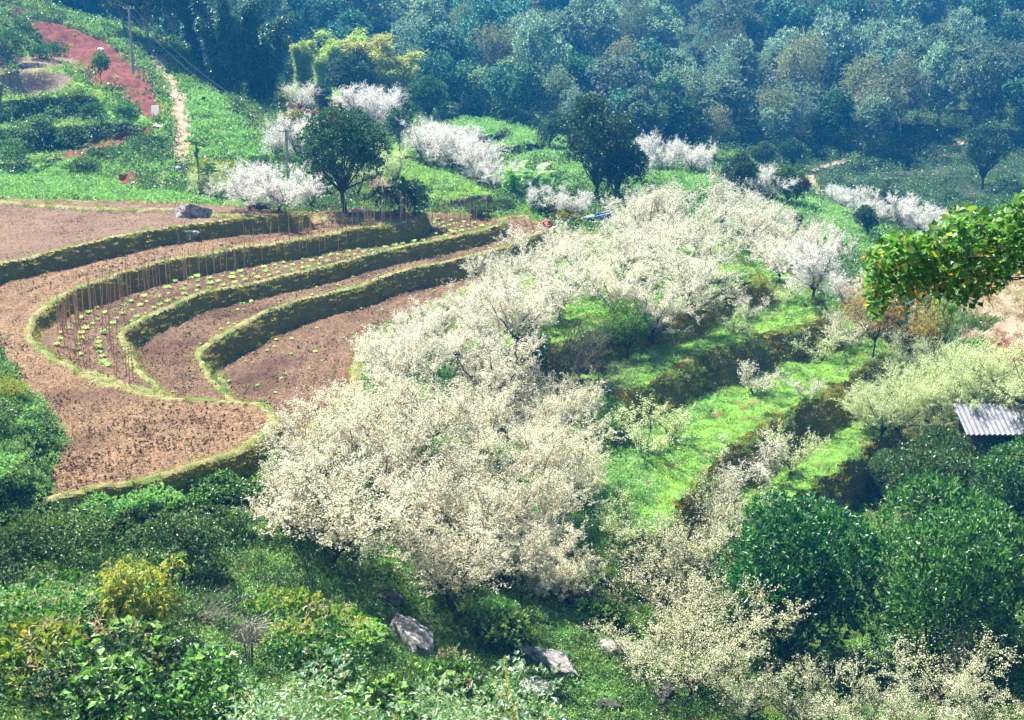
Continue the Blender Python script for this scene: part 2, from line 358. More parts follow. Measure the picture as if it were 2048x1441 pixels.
# ------------------------------------------------------------------ materials
def newmat(name):
    m = bpy.data.materials.new(name); m.use_nodes = True; m.node_tree.nodes.clear()
    return m, m.node_tree.nodes, m.node_tree.links
def ramp(n, stops):
    r = n.new('ShaderNodeValToRGB'); e = r.color_ramp.elements
    e[0].position = stops[0][0]; e[0].color = (*stops[0][1], 1)
    e[1].position = stops[-1][0]; e[1].color = (*stops[-1][1], 1)
    for p, c in stops[1:-1]:
        q = e.new(p); q.color = (*c, 1)
    return r
def ground_mat(name, scales, stops, detail_stops=None, bump=.6, bump_scale=14, dist=.05, mixf=.5, stretch=None, patch=None):
    m, n, l = newmat(name)
    out = n.new('ShaderNodeOutputMaterial'); bs = n.new('ShaderNodeBsdfPrincipled')
    bs.inputs['Roughness'].default_value = .95; bs.inputs['Specular IOR Level'].default_value = .15
    tc = n.new('ShaderNodeNewGeometry'); src = tc.outputs['Position']
    if stretch:
        mp = n.new('ShaderNodeMapping'); mp.inputs['Scale'].default_value = stretch; l.new(src, mp.inputs[0]); src = mp.outputs[0]
    a = n.new('ShaderNodeTexNoise'); a.inputs['Scale'].default_value = scales[0]; a.inputs['Detail'].default_value = 5; a.inputs['Roughness'].default_value = .65
    b = n.new('ShaderNodeTexNoise'); b.inputs['Scale'].default_value = scales[1]; b.inputs['Detail'].default_value = 4; b.inputs['Roughness'].default_value = .7
    l.new(src, a.inputs['Vector']); l.new(src, b.inputs['Vector'])
    r1 = ramp(n, stops); r2 = ramp(n, detail_stops or stops)
    l.new(a.outputs[0], r1.inputs[0]); l.new(b.outputs[0], r2.inputs[0])
    mx = n.new('ShaderNodeMix'); mx.data_type = 'RGBA'; mx.inputs[0].default_value = mixf
    l.new(r1.outputs[0], mx.inputs[6]); l.new(r2.outputs[0], mx.inputs[7])
    col = mx.outputs[2]
    if patch:
        p = n.new('ShaderNodeTexNoise'); p.inputs['Scale'].default_value = patch[0]; p.inputs['Detail'].default_value = 6; l.new(src, p.inputs['Vector'])
        rp = ramp(n, [(patch[1], (0, 0, 0)), (patch[2], (1, 1, 1))]); l.new(p.outputs[0], rp.inputs[0])
        m2 = n.new('ShaderNodeMix'); m2.data_type = 'RGBA'; m2.inputs[7].default_value = (*patch[3], 1)
        l.new(rp.outputs[0], m2.inputs[0]); l.new(col, m2.inputs[6]); col = m2.outputs[2]
    l.new(col, bs.inputs['Base Color'])
    c = n.new('ShaderNodeTexNoise'); c.inputs['Scale'].default_value = bump_scale; c.inputs['Detail'].default_value = 5; l.new(src, c.inputs['Vector'])
    bu = n.new('ShaderNodeBump'); bu.inputs['Strength'].default_value = bump; bu.inputs['Distance'].default_value = dist
    l.new(c.outputs[0], bu.inputs['Height']); l.new(bu.outputs[0], bs.inputs['Normal'])
    l.new(bs.outputs[0], out.inputs[0])
    return m
G1 = [(.3, (.05, .13, .015)), (.5, (.12, .27, .035)), (.72, (.24, .36, .08))]
M = {}
M['grass'] = ground_mat('grass_ground', (.5, 5), G1, [(.3, (.05, .14, .018)), (.55, (.14, .31, .045)), (.75, (.32, .38, .14))], bump_scale=9, dist=.12, patch=(.9, .57, .68, (.17, .11, .06)))
M['hill'] = ground_mat('hill_ground', (.35, 3), [(.3, (.01, .025, .006)), (.5, (.03, .055, .012)), (.7, (.09, .08, .03))], [(.3, (.01, .03, .006)), (.6, (.04, .07, .015)), (.8, (.14, .11, .05))], bump_scale=5, dist=.25)  # darkened to paint in the black shade between the plants
M['soil'] = ground_mat('ploughed_soil', (.25, 6), [(.3, (.12, .073, .034)), (.5, (.19, .118, .056)), (.7, (.27, .18, .092))], [(.25, (.045, .026, .015)), (.5, (.19, .115, .065)), (.75, (.46, .32, .2))], bump=1, bump_scale=9, dist=.13, mixf=.6, patch=(.22, .5, .68, (.11, .062, .036)))
M['soil_dark'] = ground_mat('moist_soil', (.25, 6), [(.3, (.09, .054, .026)), (.5, (.14, .086, .042)), (.7, (.20, .13, .068))], [(.25, (.03, .018, .011)), (.5, (.14, .083, .05)), (.75, (.37, .25, .17))], bump=1, bump_scale=8, dist=.15, mixf=.6, patch=(.3, .5, .68, (.075, .04, .025)))
M['soil_grey'] = ground_mat('dry_soil', (.25, 7), [(.3, (.11, .07, .042)), (.5, (.15, .097, .057)), (.7, (.20, .135, .08))], [(.25, (.04, .024, .017)), (.5, (.15, .092, .064)), (.75, (.34, .23, .165))], bump=.8, bump_scale=12, dist=.08)
M['bank'] = ground_mat('bank_earth', (.8, 7), [(.3, (.08, .08, .012)), (.5, (.14, .12, .02)), (.7, (.21, .15, .04))], [(.3, (.08, .09, .012)), (.55, (.17, .15, .025)), (.8, (.3, .21, .07))], bump=.8, bump_scale=9, dist=.1)
M['rim'] = ground_mat('bund_grass', (.8, 7), [(.3, (.14, .15, .05)), (.5, (.26, .22, .10)), (.7, (.38, .30, .18))], [(.3, (.11, .12, .04)), (.55, (.25, .22, .10)), (.8, (.42, .33, .22))], bump_scale=10, dist=.08, patch=(.8, .48, .62, (.10, .16, .03)))
M['path'] = ground_mat('path_earth', (.8, 6), [(.3, (.26, .18, .12)), (.5, (.34, .24, .17)), (.7, (.40, .30, .22))], bump_scale=8, dist=.05)
M['red'] = ground_mat('red_soil', (.5, 4), [(.3, (.09, .024, .016)), (.5, (.16, .045, .03)), (.7, (.24, .085, .06))], [(.3, (.04, .012, .01)), (.55, (.16, .045, .03)), (.8, (.36, .17, .13))], bump_scale=5, dist=.2)
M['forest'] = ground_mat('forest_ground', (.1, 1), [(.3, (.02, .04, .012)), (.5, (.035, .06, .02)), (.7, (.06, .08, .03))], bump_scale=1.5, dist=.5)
M['dry'] = ground_mat('dry_grass_ground', (.5, 5), [(.3, (.12, .12, .05)), (.5, (.24, .19, .13)), (.7, (.32, .26, .2))], bump_scale=7, dist=.15)
M['cliff'] = ground_mat('cliff_earth', (1, 5), [(.3, (.10, .07, .05)), (.5, (.19, .13, .10)), (.7, (.28, .2, .16))], bump_scale=5, dist=.2)
M['far'] = ground_mat('far_terrace_ground', (.2, 1.2), [(.3, (.008, .02, .008)), (.5, (.02, .045, .02)), (.7, (.07, .05, .035))], bump_scale=2, dist=.2)  # the valley side's shadow is painted into this dark ground colour
M['mint'] = ground_mat('pale_weed_ground', (.4, 3), [(.3, (.06, .14, .03)), (.5, (.14, .26, .07)), (.7, (.22, .34, .12))], [(.3, (.05, .12, .03)), (.6, (.18, .30, .09)), (.8, (.26, .26, .12))], bump_scale=5, dist=.2, patch=(.5, .6, .7, (.16, .10, .07)))
M['veg'] = ground_mat('weedy_bank', (.4, 3), [(.3, (.008, .02, .004)), (.5, (.02, .045, .008)), (.7, (.06, .07, .02))], bump_scale=4, dist=.3)  # shade under the weeds is put into this near-black green

# ------------------------------------------------------------------ ground objects by class
V = np.stack([GX, GY, GZ], 1)
jj, ii = np.meshgrid(np.arange(NR - 1), np.arange(NA - 1), indexing='ij')
v00 = (jj * NA + ii).ravel(); v01 = v00 + 1; v10 = v00 + NA; v11 = v10 + 1
F = np.stack([v00, v01, v11, v10], 1)
fc = GC[v00]
for q in (v01, v10, v11):
    k_ = np.isin(fc, [FIELD0, FIELD1, FIELD2, FIELD3, FIELD4]) & (GC[q] == BANK); fc = np.where(k_, BANK, fc)
NAMES = {HILL: ('hillside', 'hill', 'weedy green hillside'), FIELD0: ('ploughed_field', 'soil_grey', 'broad greyish ploughed field, topmost of the terraces'),
    FIELD1: ('ploughed_field', 'soil', 'pale ploughed field that curls down to a rounded lobe'), FIELD2: ('ploughed_field', 'soil_dark', 'terrace field planted with staked seedlings'),
    FIELD3: ('ploughed_field', 'soil_dark', 'narrow ploughed terrace with few seedlings'), FIELD4: ('ploughed_field', 'soil_dark', 'lowest ploughed terrace beside the plum trees'),
    BANK: ('terrace_bank', 'bank', 'mossy earth banks of the terraces'), RIM: ('field_bund', 'rim', 'grassy bunds round the fields'), GRASS: ('grass_terrace', 'grass', 'bright short grass of the terraces'),
    PATH: ('footpath', 'path', 'pale trodden footpath'), REDSOIL: ('red_soil', 'red', 'bare red soil'), MOUND: ('grassy_mound', 'veg', 'mound overgrown with weeds'),
    FOREST: ('forest_floor', 'forest', 'shaded ground under the woods'), DRY: ('dry_slope', 'dry', 'slope of pale dry grass'), CLIFF: ('earth_cliff', 'cliff', 'bare brown earth cliff'),
    FARTERR: ('valley_terraces', 'far', 'shaded terraces across the valley'), GBANK: ('orchard_bank', 'bank', 'mossy banks of the grass terraces'), MINT: ('weedy_slope', 'mint', 'pale green weedy slope'), VEG: ('weedy_bank', 'veg', 'banks covered in weeds')}
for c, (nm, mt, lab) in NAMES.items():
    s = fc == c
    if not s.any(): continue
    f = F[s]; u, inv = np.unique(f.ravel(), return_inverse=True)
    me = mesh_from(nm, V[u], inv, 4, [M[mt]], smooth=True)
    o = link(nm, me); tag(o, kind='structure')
print('TERRAIN', NA, NR, len(V), round(time.time() - T_START, 1))

# ------------------------------------------------------------------ leaf and bark materials
def leafmat(name, stops, trans=.35, rough=.55, spec=.3, tint=(1.15, 1.2, .6), objvar=.25, huevar=.03):
    m, n, l = newmat(name)
    out = n.new('ShaderNodeOutputMaterial'); bs = n.new('ShaderNodeBsdfPrincipled'); tr = n.new('ShaderNodeBsdfTranslucent')
    bs.inputs['Roughness'].default_value = rough; bs.inputs['Specular IOR Level'].default_value = spec
    g = n.new('ShaderNodeNewGeometry'); r = ramp(n, stops); l.new(g.outputs['Random Per Island'], r.inputs[0])
    oi = n.new('ShaderNodeObjectInfo'); h = n.new('ShaderNodeHueSaturation')
    mr = n.new('ShaderNodeMapRange'); mr.inputs['To Min'].default_value = 1 - objvar; mr.inputs['To Max'].default_value = 1 + objvar
    mh = n.new('ShaderNodeMapRange'); mh.inputs['To Min'].default_value = .5 - huevar; mh.inputs['To Max'].default_value = .5 + huevar
    ml = n.new('ShaderNodeMath'); ml.operation = 'MULTIPLY'; ml.inputs[1].default_value = 7.13
    fr = n.new('ShaderNodeMath'); fr.operation = 'FRACT'
    l.new(oi.outputs['Random'], mr.inputs['Value']); l.new(oi.outputs['Random'], ml.inputs[0]); l.new(ml.outputs[0], fr.inputs[0]); l.new(fr.outputs[0], mh.inputs['Value'])
    l.new(r.outputs[0], h.inputs['Color']); l.new(mr.outputs[0], h.inputs['Value']); l.new(mh.outputs[0], h.inputs['Hue'])
    l.new(h.outputs[0], bs.inputs['Base Color'])
    tm = n.new('ShaderNodeMix'); tm.data_type = 'RGBA'; tm.blend_type = 'MULTIPLY'; tm.inputs[0].default_value = 1; tm.inputs[7].default_value = (*tint, 1)
    l.new(h.outputs[0], tm.inputs[6]); l.new(tm.outputs[2], tr.inputs['Color'])
    mx = n.new('ShaderNodeMixShader'); mx.inputs[0].default_value = trans
    l.new(bs.outputs[0], mx.inputs[1]); l.new(tr.outputs[0], mx.inputs[2]); l.new(mx.outputs[0], out.inputs[0])
    return m
def plain(name, col, rough=.8, spec=.3, var=.25, scale=6, metal=0, bump=.3):
    m, n, l = newmat(name)
    out = n.new('ShaderNodeOutputMaterial'); bs = n.new('ShaderNodeBsdfPrincipled')
    bs.inputs['Roughness'].default_value = rough; bs.inputs['Specular IOR Level'].default_value = spec; bs.inputs['Metallic'].default_value = metal
    tc = n.new('ShaderNodeTexCoord'); a = n.new('ShaderNodeTexNoise'); a.inputs['Scale'].default_value = scale; a.inputs['Detail'].default_value = 5
    l.new(tc.outputs['Object'], a.inputs['Vector'])
    lo = tuple(c * (1 - var) for c in col); hi = tuple(min(1, c * (1 + var)) for c in col)
    r = ramp(n, [(.3, lo), (.7, hi)]); l.new(a.outputs[0], r.inputs[0]); l.new(r.outputs[0], bs.inputs['Base Color'])
    bu = n.new('ShaderNodeBump'); bu.inputs['Strength'].default_value = bump; bu.inputs['Distance'].default_value = .03; l.new(a.outputs[0], bu.inputs['Height']); l.new(bu.outputs[0], bs.inputs['Normal'])
    l.new(bs.outputs[0], out.inputs[0])
    return m
M['bark_dark'] = plain('dark_bark', (.055, .042, .032)); M['bark_grey'] = plain('grey_bark', (.14, .12, .10)); M['bark_pale'] = plain('pale_bark', (.32, .28, .24))
M['blossom'] = leafmat('plum_blossom', [(0, (.76, .72, .56)), (.3, (.91, .88, .76)), (.84, (.95, .92, .82)), (.93, (.58, .60, .24)), (1, (.58, .42, .24))], .5, .8, .1, (1, 1, .92), .05, .01)
M['blossom_cream'] = leafmat('plum_blossom_cream', [(0, (.72, .66, .46)), (.3, (.90, .85, .70)), (.82, (.94, .91, .80)), (.92, (.48, .54, .18)), (1, (.52, .38, .2))], .5, .8, .1, (1, 1, .88), .05, .01)
M['blossom_green'] = leafmat('plum_blossom_with_new_leaves', [(0, (.50, .64, .22)), (.3, (.66, .76, .36)), (.55, (.84, .88, .60)), (.85, (.90, .92, .74)), (1, (.42, .56, .14))], .5, .8, .1, (1, 1.05, .8), .06, .01)
M['blossom_far'] = leafmat('plum_blossom_pale', [(0, (.82, .79, .72)), (.5, (.94, .92, .84)), (.9, (.95, .94, .88)), (1, (.64, .60, .46))], .5, .8, .1, (1, 1, 1), .05, .01)
M['blossom_mix'] = leafmat('plum_blossom_sparse', [(0, (.48, .54, .24)), (.25, (.78, .76, .54)), (.72, (.92, .89, .74)), (.84, (.40, .50, .15)), (1, (.28, .38, .10))], .45, .8, .1, (1, 1, .85), .1, .015)
M['leaf_new'] = leafmat('fresh_leaf', [(0, (.05, .14, .02)), (.5, (.11, .24, .03)), (1, (.24, .34, .06))], .45)
M['leaf_gloss'] = leafmat('glossy_dark_leaf', [(0, (.012, .05, .01)), (.45, (.03, .12, .02)), (.8, (.10, .26, .05)), (1, (.26, .44, .16))], .28, .36, .6)  # brightest ramp colours paint sunlit highlights onto some of the leaves
M['leaf_dark'] = leafmat('dark_leaf', [(0, (.014, .05, .02)), (.5, (.035, .10, .035)), (.85, (.08, .18, .06)), (1, (.16, .28, .14))], .25, .45, .5)
M['leaf_mid'] = leafmat('mid_green_leaf', [(0, (.025, .07, .015)), (.5, (.055, .13, .025)), (1, (.11, .20, .045))], .35, .5, .4)
M['leaf_forest'] = leafmat('forest_leaf', [(0, (.01, .045, .04)), (.5, (.035, .13, .095)), (.85, (.11, .30, .2)), (1, (.3, .52, .38))], .3, .5, .4, objvar=.4, huevar=.04)  # distance haze painted in as bluish green, lit highlights as the palest leaves
M['leaf_forest_pale'] = leafmat('pale_forest_leaf', [(0, (.06, .13, .11)), (.5, (.17, .28, .22)), (1, (.40, .52, .42))], .35, .5, .4, objvar=.45, huevar=.07)
M['leaf_forest_dry'] = leafmat('brownish_forest_leaf', [(0, (.09, .12, .08)), (.5, (.18, .22, .13)), (1, (.34, .38, .22))], .3, .6, .3, objvar=.35, huevar=.04)
M['leaf_bamboo'] = leafmat('bamboo_leaf', [(0, (.18, .28, .05)), (.5, (.36, .44, .08)), (1, (.62, .60, .16))], .45, .5, .4, objvar=.15)
M['leaf_bamboo_dark'] = leafmat('dark_bamboo_leaf', [(0, (.012, .05, .035)), (.5, (.03, .10, .06)), (.85, (.08, .19, .12)), (1, (.25, .38, .28))], .3, .35, .6, objvar=.1)  # pale end of the ramp stands in for glints of sun
M['leaf_banana'] = leafmat('banana_leaf', [(0, (.10, .28, .08)), (.6, (.18, .40, .12)), (1, (.34, .50, .16))], .5, .5, .5)
M['leaf_vine'] = leafmat('vine_leaf', [(0, (.02, .07, .015)), (.45, (.07, .18, .03)), (.85, (.17, .32, .06)), (1, (.36, .36, .14))], .5, .4, .5)
M['leaf_yellow'] = leafmat('yellow_green_leaf', [(0, (.16, .24, .03)), (.5, (.34, .38, .05)), (1, (.52, .42, .07))], .5, .5, .4)
M['leaf_orange'] = leafmat('orange_brown_leaf', [(0, (.26, .22, .04)), (.5, (.42, .32, .07)), (1, (.50, .22, .06))], .5, .5, .4)
M['leaf_red'] = leafmat('dull_red_leaf', [(0, (.10, .03, .04)), (1, (.2, .06, .07))], .3)
M['leaf_pale'] = leafmat('silvery_leaf', [(0, (.12, .24, .12)), (.5, (.26, .40, .24)), (.9, (.42, .54, .40)), (1, (.45, .20, .12))], .35, .3, .8)
M['weed'] = leafmat('weed_leaf', [(0, (.015, .055, .01)), (.5, (.05, .15, .025)), (1, (.28, .45, .13))], .33, .36, .7, objvar=.35, huevar=.02)  # wide dark-to-bright range paints in lit leaves and shaded gaps
M['weed_light'] = leafmat('light_weed_leaf', [(0, (.13, .32, .08)), (.5, (.24, .46, .14)), (1, (.42, .60, .25))], .4, .45, .5, objvar=.25, huevar=.02)
M['blade'] = leafmat('grass_blade', [(0, (.10, .20, .025)), (.5, (.20, .34, .05)), (1, (.42, .46, .14))], .45, .5, .4, objvar=.3, huevar=.02)
M['blade_yellow'] = leafmat('bund_grass_blade', [(0, (.18, .22, .05)), (.5, (.34, .33, .12)), (1, (.55, .46, .28))], .45, .5, .4, objvar=.25)
M['blade_dark'] = leafmat('bank_grass_blade', [(0, (.12, .13, .012)), (.5, (.24, .25, .02)), (1, (.42, .34, .07))], .6, .6, .3, objvar=.3)
M['blade_dry'] = leafmat('dry_grass_blade', [(0, (.30, .22, .12)), (.5, (.46, .34, .22)), (1, (.60, .48, .34))], .35, .7, .3, objvar=.2)
M['crop'] = leafmat('seedling_leaf', [(0, (.26, .50, .12)), (1, (.55, .70, .30))], .45, .5, .4)
M['stake'] = plain('bamboo_stake', (.50, .28, .15), .6); M['concrete'] = plain('weathered_concrete', (.36, .35, .33), .9)
M['rock'] = plain('weathered_rock', (.25, .23, .21), .95, .2, .75, 4.5, bump=1.0); M['darkrock'] = plain('dark_rock', (.06, .055, .05), .9, .2, .4, 4)
M['white'] = plain('white_plastic', (.80, .80, .78), .5, .4, .05); M['redp'] = plain('red_plastic', (.55, .06, .07), .5, .4, .15)
M['pink'] = plain('pink_sack', (.75, .33, .33), .7, .3, .15); M['blue'] = plain('blue_paint', (.03, .10, .42), .4, .5, .15); M['navy'] = plain('navy_cloth', (.03, .04, .12), .9, .1, .2)
M['sheet'] = leafmat('translucent_white_sheet', [(0, (.8, .8, .8)), (1, (.82, .82, .8))], .6, .5, .3, (1, 1, 1), 0, 0)
M['zinc'] = plain('fibre_cement_sheet', (.19, .19, .22), .75, .3, .25, 2.5); M['wood'] = plain('weathered_wood', (.16, .11, .07), .85); M['clay'] = plain('reddish_plastic', (.28, .07, .05), .5)
M['wire'] = plain('wire', (.05, .05, .05), .5); M['clod'] = M['soil']

# ------------------------------------------------------------------ plant geometry
def unit(v): return v / (np.linalg.norm(v, axis=-1, keepdims=True) + 1e-9)
def leaf_quads(P, D, L, Wd, r, droop=0.0):
    """rhombic folded leaves: base P, direction D"""
    n = len(P); D = unit(D); L = np.broadcast_to(L, n)[:, None]; Wd = np.broadcast_to(Wd, n)[:, None]
    S = unit(np.cross(D, unit(r.normal(size=(n, 3)) * .6 + np.array([0, 0, 1.0])))); N = np.cross(S, D)
    tip = P + D * L - np.array([0, 0, 1]) * droop * L
    mid = P + D * L * .5 + N * Wd * .18
    return np.stack([P, mid + S * Wd * .5, tip, mid - S * Wd * .5], 1)
class Acc:
    def __init__(s): s.v = []; s.f = []; s.m = []; s.n = 0
    def quads(s, Q, mi=0):
        Q = np.asarray(Q).reshape(-1, 4, 3); k = len(Q)
        s.v.append(Q.reshape(-1, 3)); s.f.append((np.arange(k * 4) + s.n).reshape(-1, 4)); s.m.append(np.full(k, mi)); s.n += k * 4
    def tubes(s, segs, sides=5, mi=0):
        if len(segs) == 0: return
        A = np.array([q[0] for q in segs]); B = np.array([q[1] for q in segs]); ra = np.array([q[2] for q in segs]); rb = np.array([q[3] for q in segs])
        D = unit(B - A); ref = np.where(np.abs(D[:, 2:3]) > .9, np.array([[1., 0, 0]]), np.array([[0, 0, 1.]]))
        U = unit(np.cross(D, ref)); Wv = np.cross(D, U)
        an = np.arange(sides) * 2 * math.pi / sides
        ring = U[:, None] * np.cos(an)[None, :, None] + Wv[:, None] * np.sin(an)[None, :, None]
        a = A[:, None] + ring * ra[:, None, None]; b = B[:, None] + ring * rb[:, None, None]
        V = np.concatenate([a, b], 1).reshape(-1, 3); k = len(segs)
        i = np.arange(sides); j = (i + 1) % sides
        f = np.stack([i, j, j + sides, i + sides], 1)[None] + (np.arange(k) * 2 * sides)[:, None, None]
        s.v.append(V); s.f.append(f.reshape(-1, 4) + s.n); s.m.append(np.full(k * sides, mi)); s.n += len(V)
    def mesh(s, name, mats, smooth=False):
        return mesh_from(name, np.concatenate(s.v), np.concatenate(s.f), 4, mats, np.concatenate(s.m), smooth)
def rot_towards(d, ang, r):
    d = d / np.linalg.norm(d); a = r.normal(size=3); a -= a.dot(d) * d; a /= np.linalg.norm(a) + 1e-9
    return d * math.cos(ang) + a * math.sin(ang)
def branch(segs, p, d, L, r0, r1, n, r, wig=.15, up=.05):
    pts = [p]; d = np.array(d, float)
    for i in range(n):
        d = d + r.normal(size=3) * wig + np.array([0, 0, up]); d /= np.linalg.norm(d)
        q = p + d * L / n
        segs.append((p, q, r0 + (r1 - r0) * i / n, r0 + (r1 - r0) * (i + 1) / n)); p = q; pts.append(p)
    return pts, d

def plum_meshes(seed, h=3.8, spread=1.0, nb=15000, size=.055, bare=False, open_=False, small=False):
    r = np.random.default_rng(seed); segs = []; twigs = []
    tr = .35 if small else .6
    pts, d = branch(segs, np.zeros(3), (r.normal() * .15, r.normal() * .15, 1), tr * h / 3.8, .085 * h / 3.8, .07 * h / 3.8, 2, r)
    base = pts[-1]; nl = 4 if small else 7
    for i in range(nl):
        a = 2 * math.pi * (i + r.random() * .6) / nl; inc = R(r.uniform(22, 66)) * spread
        dd = np.array([math.cos(a) * math.sin(inc), math.sin(a) * math.sin(inc), math.cos(inc)])
        L = h * r.uniform(.55, .8)
        lp, ld = branch(segs, base, dd, L, .05 * h / 3.8, .014, 6, r, .14, .05)
        for k in range(1, 7):
            for _ in range(2 if k < 6 else 3):
                bd = rot_towards(ld if k == 6 else (lp[min(k + 1, 6)] - lp[k - 1]), R(r.uniform(25, 70)), r); bd[2] += .25
                bl = h * r.uniform(.14, .30)
                bp, bdd = branch(segs, lp[k], bd, bl, .014, .006, 3, r, .2, .06)
                for q in range(1, 4):
                    for _ in range(3 if not open_ else 2):
                        td = rot_towards(bp[q] - bp[q - 1], R(r.uniform(20, 75)), r); td[2] += r.uniform(0, .6)
                        tl = h * r.uniform(.06, .19) * (1.5 if r.random() < .12 else 1)
                        tp, _d = branch(segs, bp[q], td, tl, .006, .003, 2, r, .12, .04)
                        twigs.append((tp[0], tp[1], tp[2]))
                twigs.append((bp[0], bp[1], bp[3]))
    A = Acc(); thick = [s for s in segs if s[2] > .0145]; thin = [s for s in segs if s[2] <= .0145]
    A.tubes(thick, 6); A.tubes([(a, b, max(x * .8, .0055), max(y * .8, .004)) for a, b, x, y in thin], 3)
    trunk = A
    if bare: return trunk, None
    T = np.array(twigs); k = r.integers(0, len(T), nb); t = r.random(nb); t = np.clip((np.floor(t * 6) + .5) / 6 + r.normal(size=nb) * .035, 0, 1)[:, None]
    P = np.where(t < .5, T[k, 0] + (T[k, 1] - T[k, 0]) * t * 2, T[k, 1] + (T[k, 2] - T[k, 1]) * (t * 2 - 1))
    P = P + r.normal(size=(nb, 3)) * .032
    Q = leaf_quads(P, r.normal(size=(nb, 3)), size * r.uniform(.6, 1.35, nb), size * r.uniform(.6, 1.2, nb), r)
    B = Acc(); B.quads(Q)
    return trunk, B

def blob_leaves(blobs, n, L, Wd, r, rosette=5, shell=.72, droop=.1, up=.3):
    """leaf rosettes through the outer part of a set of ellipsoids (cx,cy,cz,rx,ry,rz)"""
    B = np.array(blobs); vol = (B[:, 3] * B[:, 4]) ** .9; k = r.choice(len(B), n, p=vol / vol.sum())
    d = unit(r.normal(size=(n, 3))); d[:, 2] = np.abs(d[:, 2]) * np.where(r.random(n) < .78, 1, -1); rad = (shell + (1 - shell) * r.random(n) ** .6)[:, None]
    c = B[k, :3] + d * B[k, 3:] * rad
    nrm = unit(d / B[k, 3:] + np.array([0, 0, up]))
    c = np.repeat(c, rosette, 0); nn = np.repeat(nrm, rosette, 0)
    D = unit(nn + r.normal(size=nn.shape) * .75)
    m = len(c)
    return leaf_quads(c + r.normal(size=c.shape) * L * .12, D, L * r.uniform(.6, 1.15, m), Wd * r.uniform(.7, 1.1, m), r, droop)
def lumpy(r, w, h, zc, n=14, flat=1.0, lump=.38, top=1.0, even=False):
    out = [(0, 0, zc, w * .33, w * .33, h * .33)]
    if even:
        for i in range(n):
            z = 1 - 1.75 * (i + .5) / n; a = i * 2.39996; q = math.sqrt(max(0, 1 - z * z)); s = r.uniform(.8, 1.15) * lump; k = .5 * .74
            out.append((math.cos(a) * q * w * k, math.sin(a) * q * w * k, zc + z * h * k, w * .5 * s, w * .5 * s, h * .5 * s * flat))
        return out
    for i in range(n):
        d = unit(r.normal(size=3)); d[2] = d[2] * .9 + .1
        s = r.uniform(.7, 1.15) * lump
        q = .66 * (1 - .35 * max(0, d[2]) * (1 - top))
        out.append((d[0] * w * .5 * q, d[1] * w * .5 * q, zc + d[2] * h * .5 * q, w * .5 * s, w * .5 * s, h * .5 * s * flat))
    return out
def tree_meshes(seed, w, h, trunk_h, n, L, Wd, nl=14, lump=.42, rosette=5, flat=1.0, trunk_r=.16, shell=.7, lean=0, forks=6, droop=.1, sides=6, even=False):
    r = np.random.default_rng(seed); segs = []
    ch_ = h - trunk_h; zc = trunk_h + ch_ * .5
    bl = lumpy(r, w, ch_, zc, nl, flat, lump, even=even)
    pts, d = branch(segs, np.zeros(3), (lean, 0, 1), trunk_h * 1.05, trunk_r, trunk_r * .7, 4, r, .07)
    for b in bl[1:forks + 1 + nl // 2]:
        p = pts[-1] + (pts[-2] - pts[-1]) * r.random() * .6; e = np.array(b[:3]); v = e - p; Lb = np.linalg.norm(v)
        br, dd = branch(segs, p, v / Lb * 1.2, Lb * .95, trunk_r * .42, trunk_r * .1, 4, r, .12, .03)
        for q in range(2, 5):
            for _ in range(2): branch(segs, br[q], rot_towards(v, R(45), r), Lb * .35, trunk_r * .1, .01, 2, r, .2)
    T = Acc(); T.tubes(segs, sides); Q = Acc(); Q.quads(blob_leaves(bl, n // rosette, L, Wd, r, rosette, shell, droop))
    return T, Q
def bamboo_meshes(seed, h, w, nc=26, nl=210, L=.4, Wd=.075):
    r = np.random.default_rng(seed); segs = []; P = []; D = []
    for i in range(nc):
        a = r.random() * 2 * math.pi; b = r.random() * w * .14; p = np.array([math.cos(a) * b, math.sin(a) * b, 0]); hh = h * r.uniform(.65, 1.05)
        lean = r.uniform(.05, .5) * w / h; n = 9; pts = [p]
        for k in range(n):
            t = (k + 1) / n
            q = np.array([p[0] + math.cos(a) * lean * hh * t ** 2.3, p[1] + math.sin(a) * lean * hh * t ** 2.3, hh * (t - .12 * t ** 4)])
            segs.append((pts[-1], q, .05 * (1 - t * .8), .05 * (1 - t * .9))); pts.append(q)
        pts = np.array(pts); t = r.uniform(.22, 1.0, nl) * n; j = np.minimum(t.astype(int), n - 1); f = (t - j)[:, None]
        c = pts[j] * (1 - f) + pts[j + 1] * f
        side = unit(r.normal(size=(nl, 3)) * np.array([1, 1, .35])) * (r.random(nl) ** .7 * w * .13 * (1.15 - t / n * .9))[:, None]
        c = c + side; c[:, 2] -= np.linalg.norm(side, axis=1) * .35
        P.append(np.repeat(c, 3, 0)); D.append(np.repeat(unit(side + 1e-4), 3, 0) + r.normal(size=(nl * 3, 3)) * .45 + np.array([0, 0, -.55]))
    P = np.concatenate(P); D = np.concatenate(D); m = len(P)
    T = Acc(); T.tubes(segs, 4); Q = Acc(); Q.quads(leaf_quads(P + r.normal(size=P.shape) * L * .35, D, L * r.uniform(.6, 1.2, m), Wd * r.uniform(.7, 1.3, m), r, .15))
    return T, Q
def bush_mesh(seed, w, h, n, L, Wd, nl=10, rosette=4, shell=.55, lump=.45, droop=.1):
    r = np.random.default_rng(seed); bl = lumpy(r, w, h, h * .42, nl, 1, lump)
    Q = Acc(); Q.quads(blob_leaves(bl, n // rosette, L, Wd, r, rosette, shell, droop)); return Q
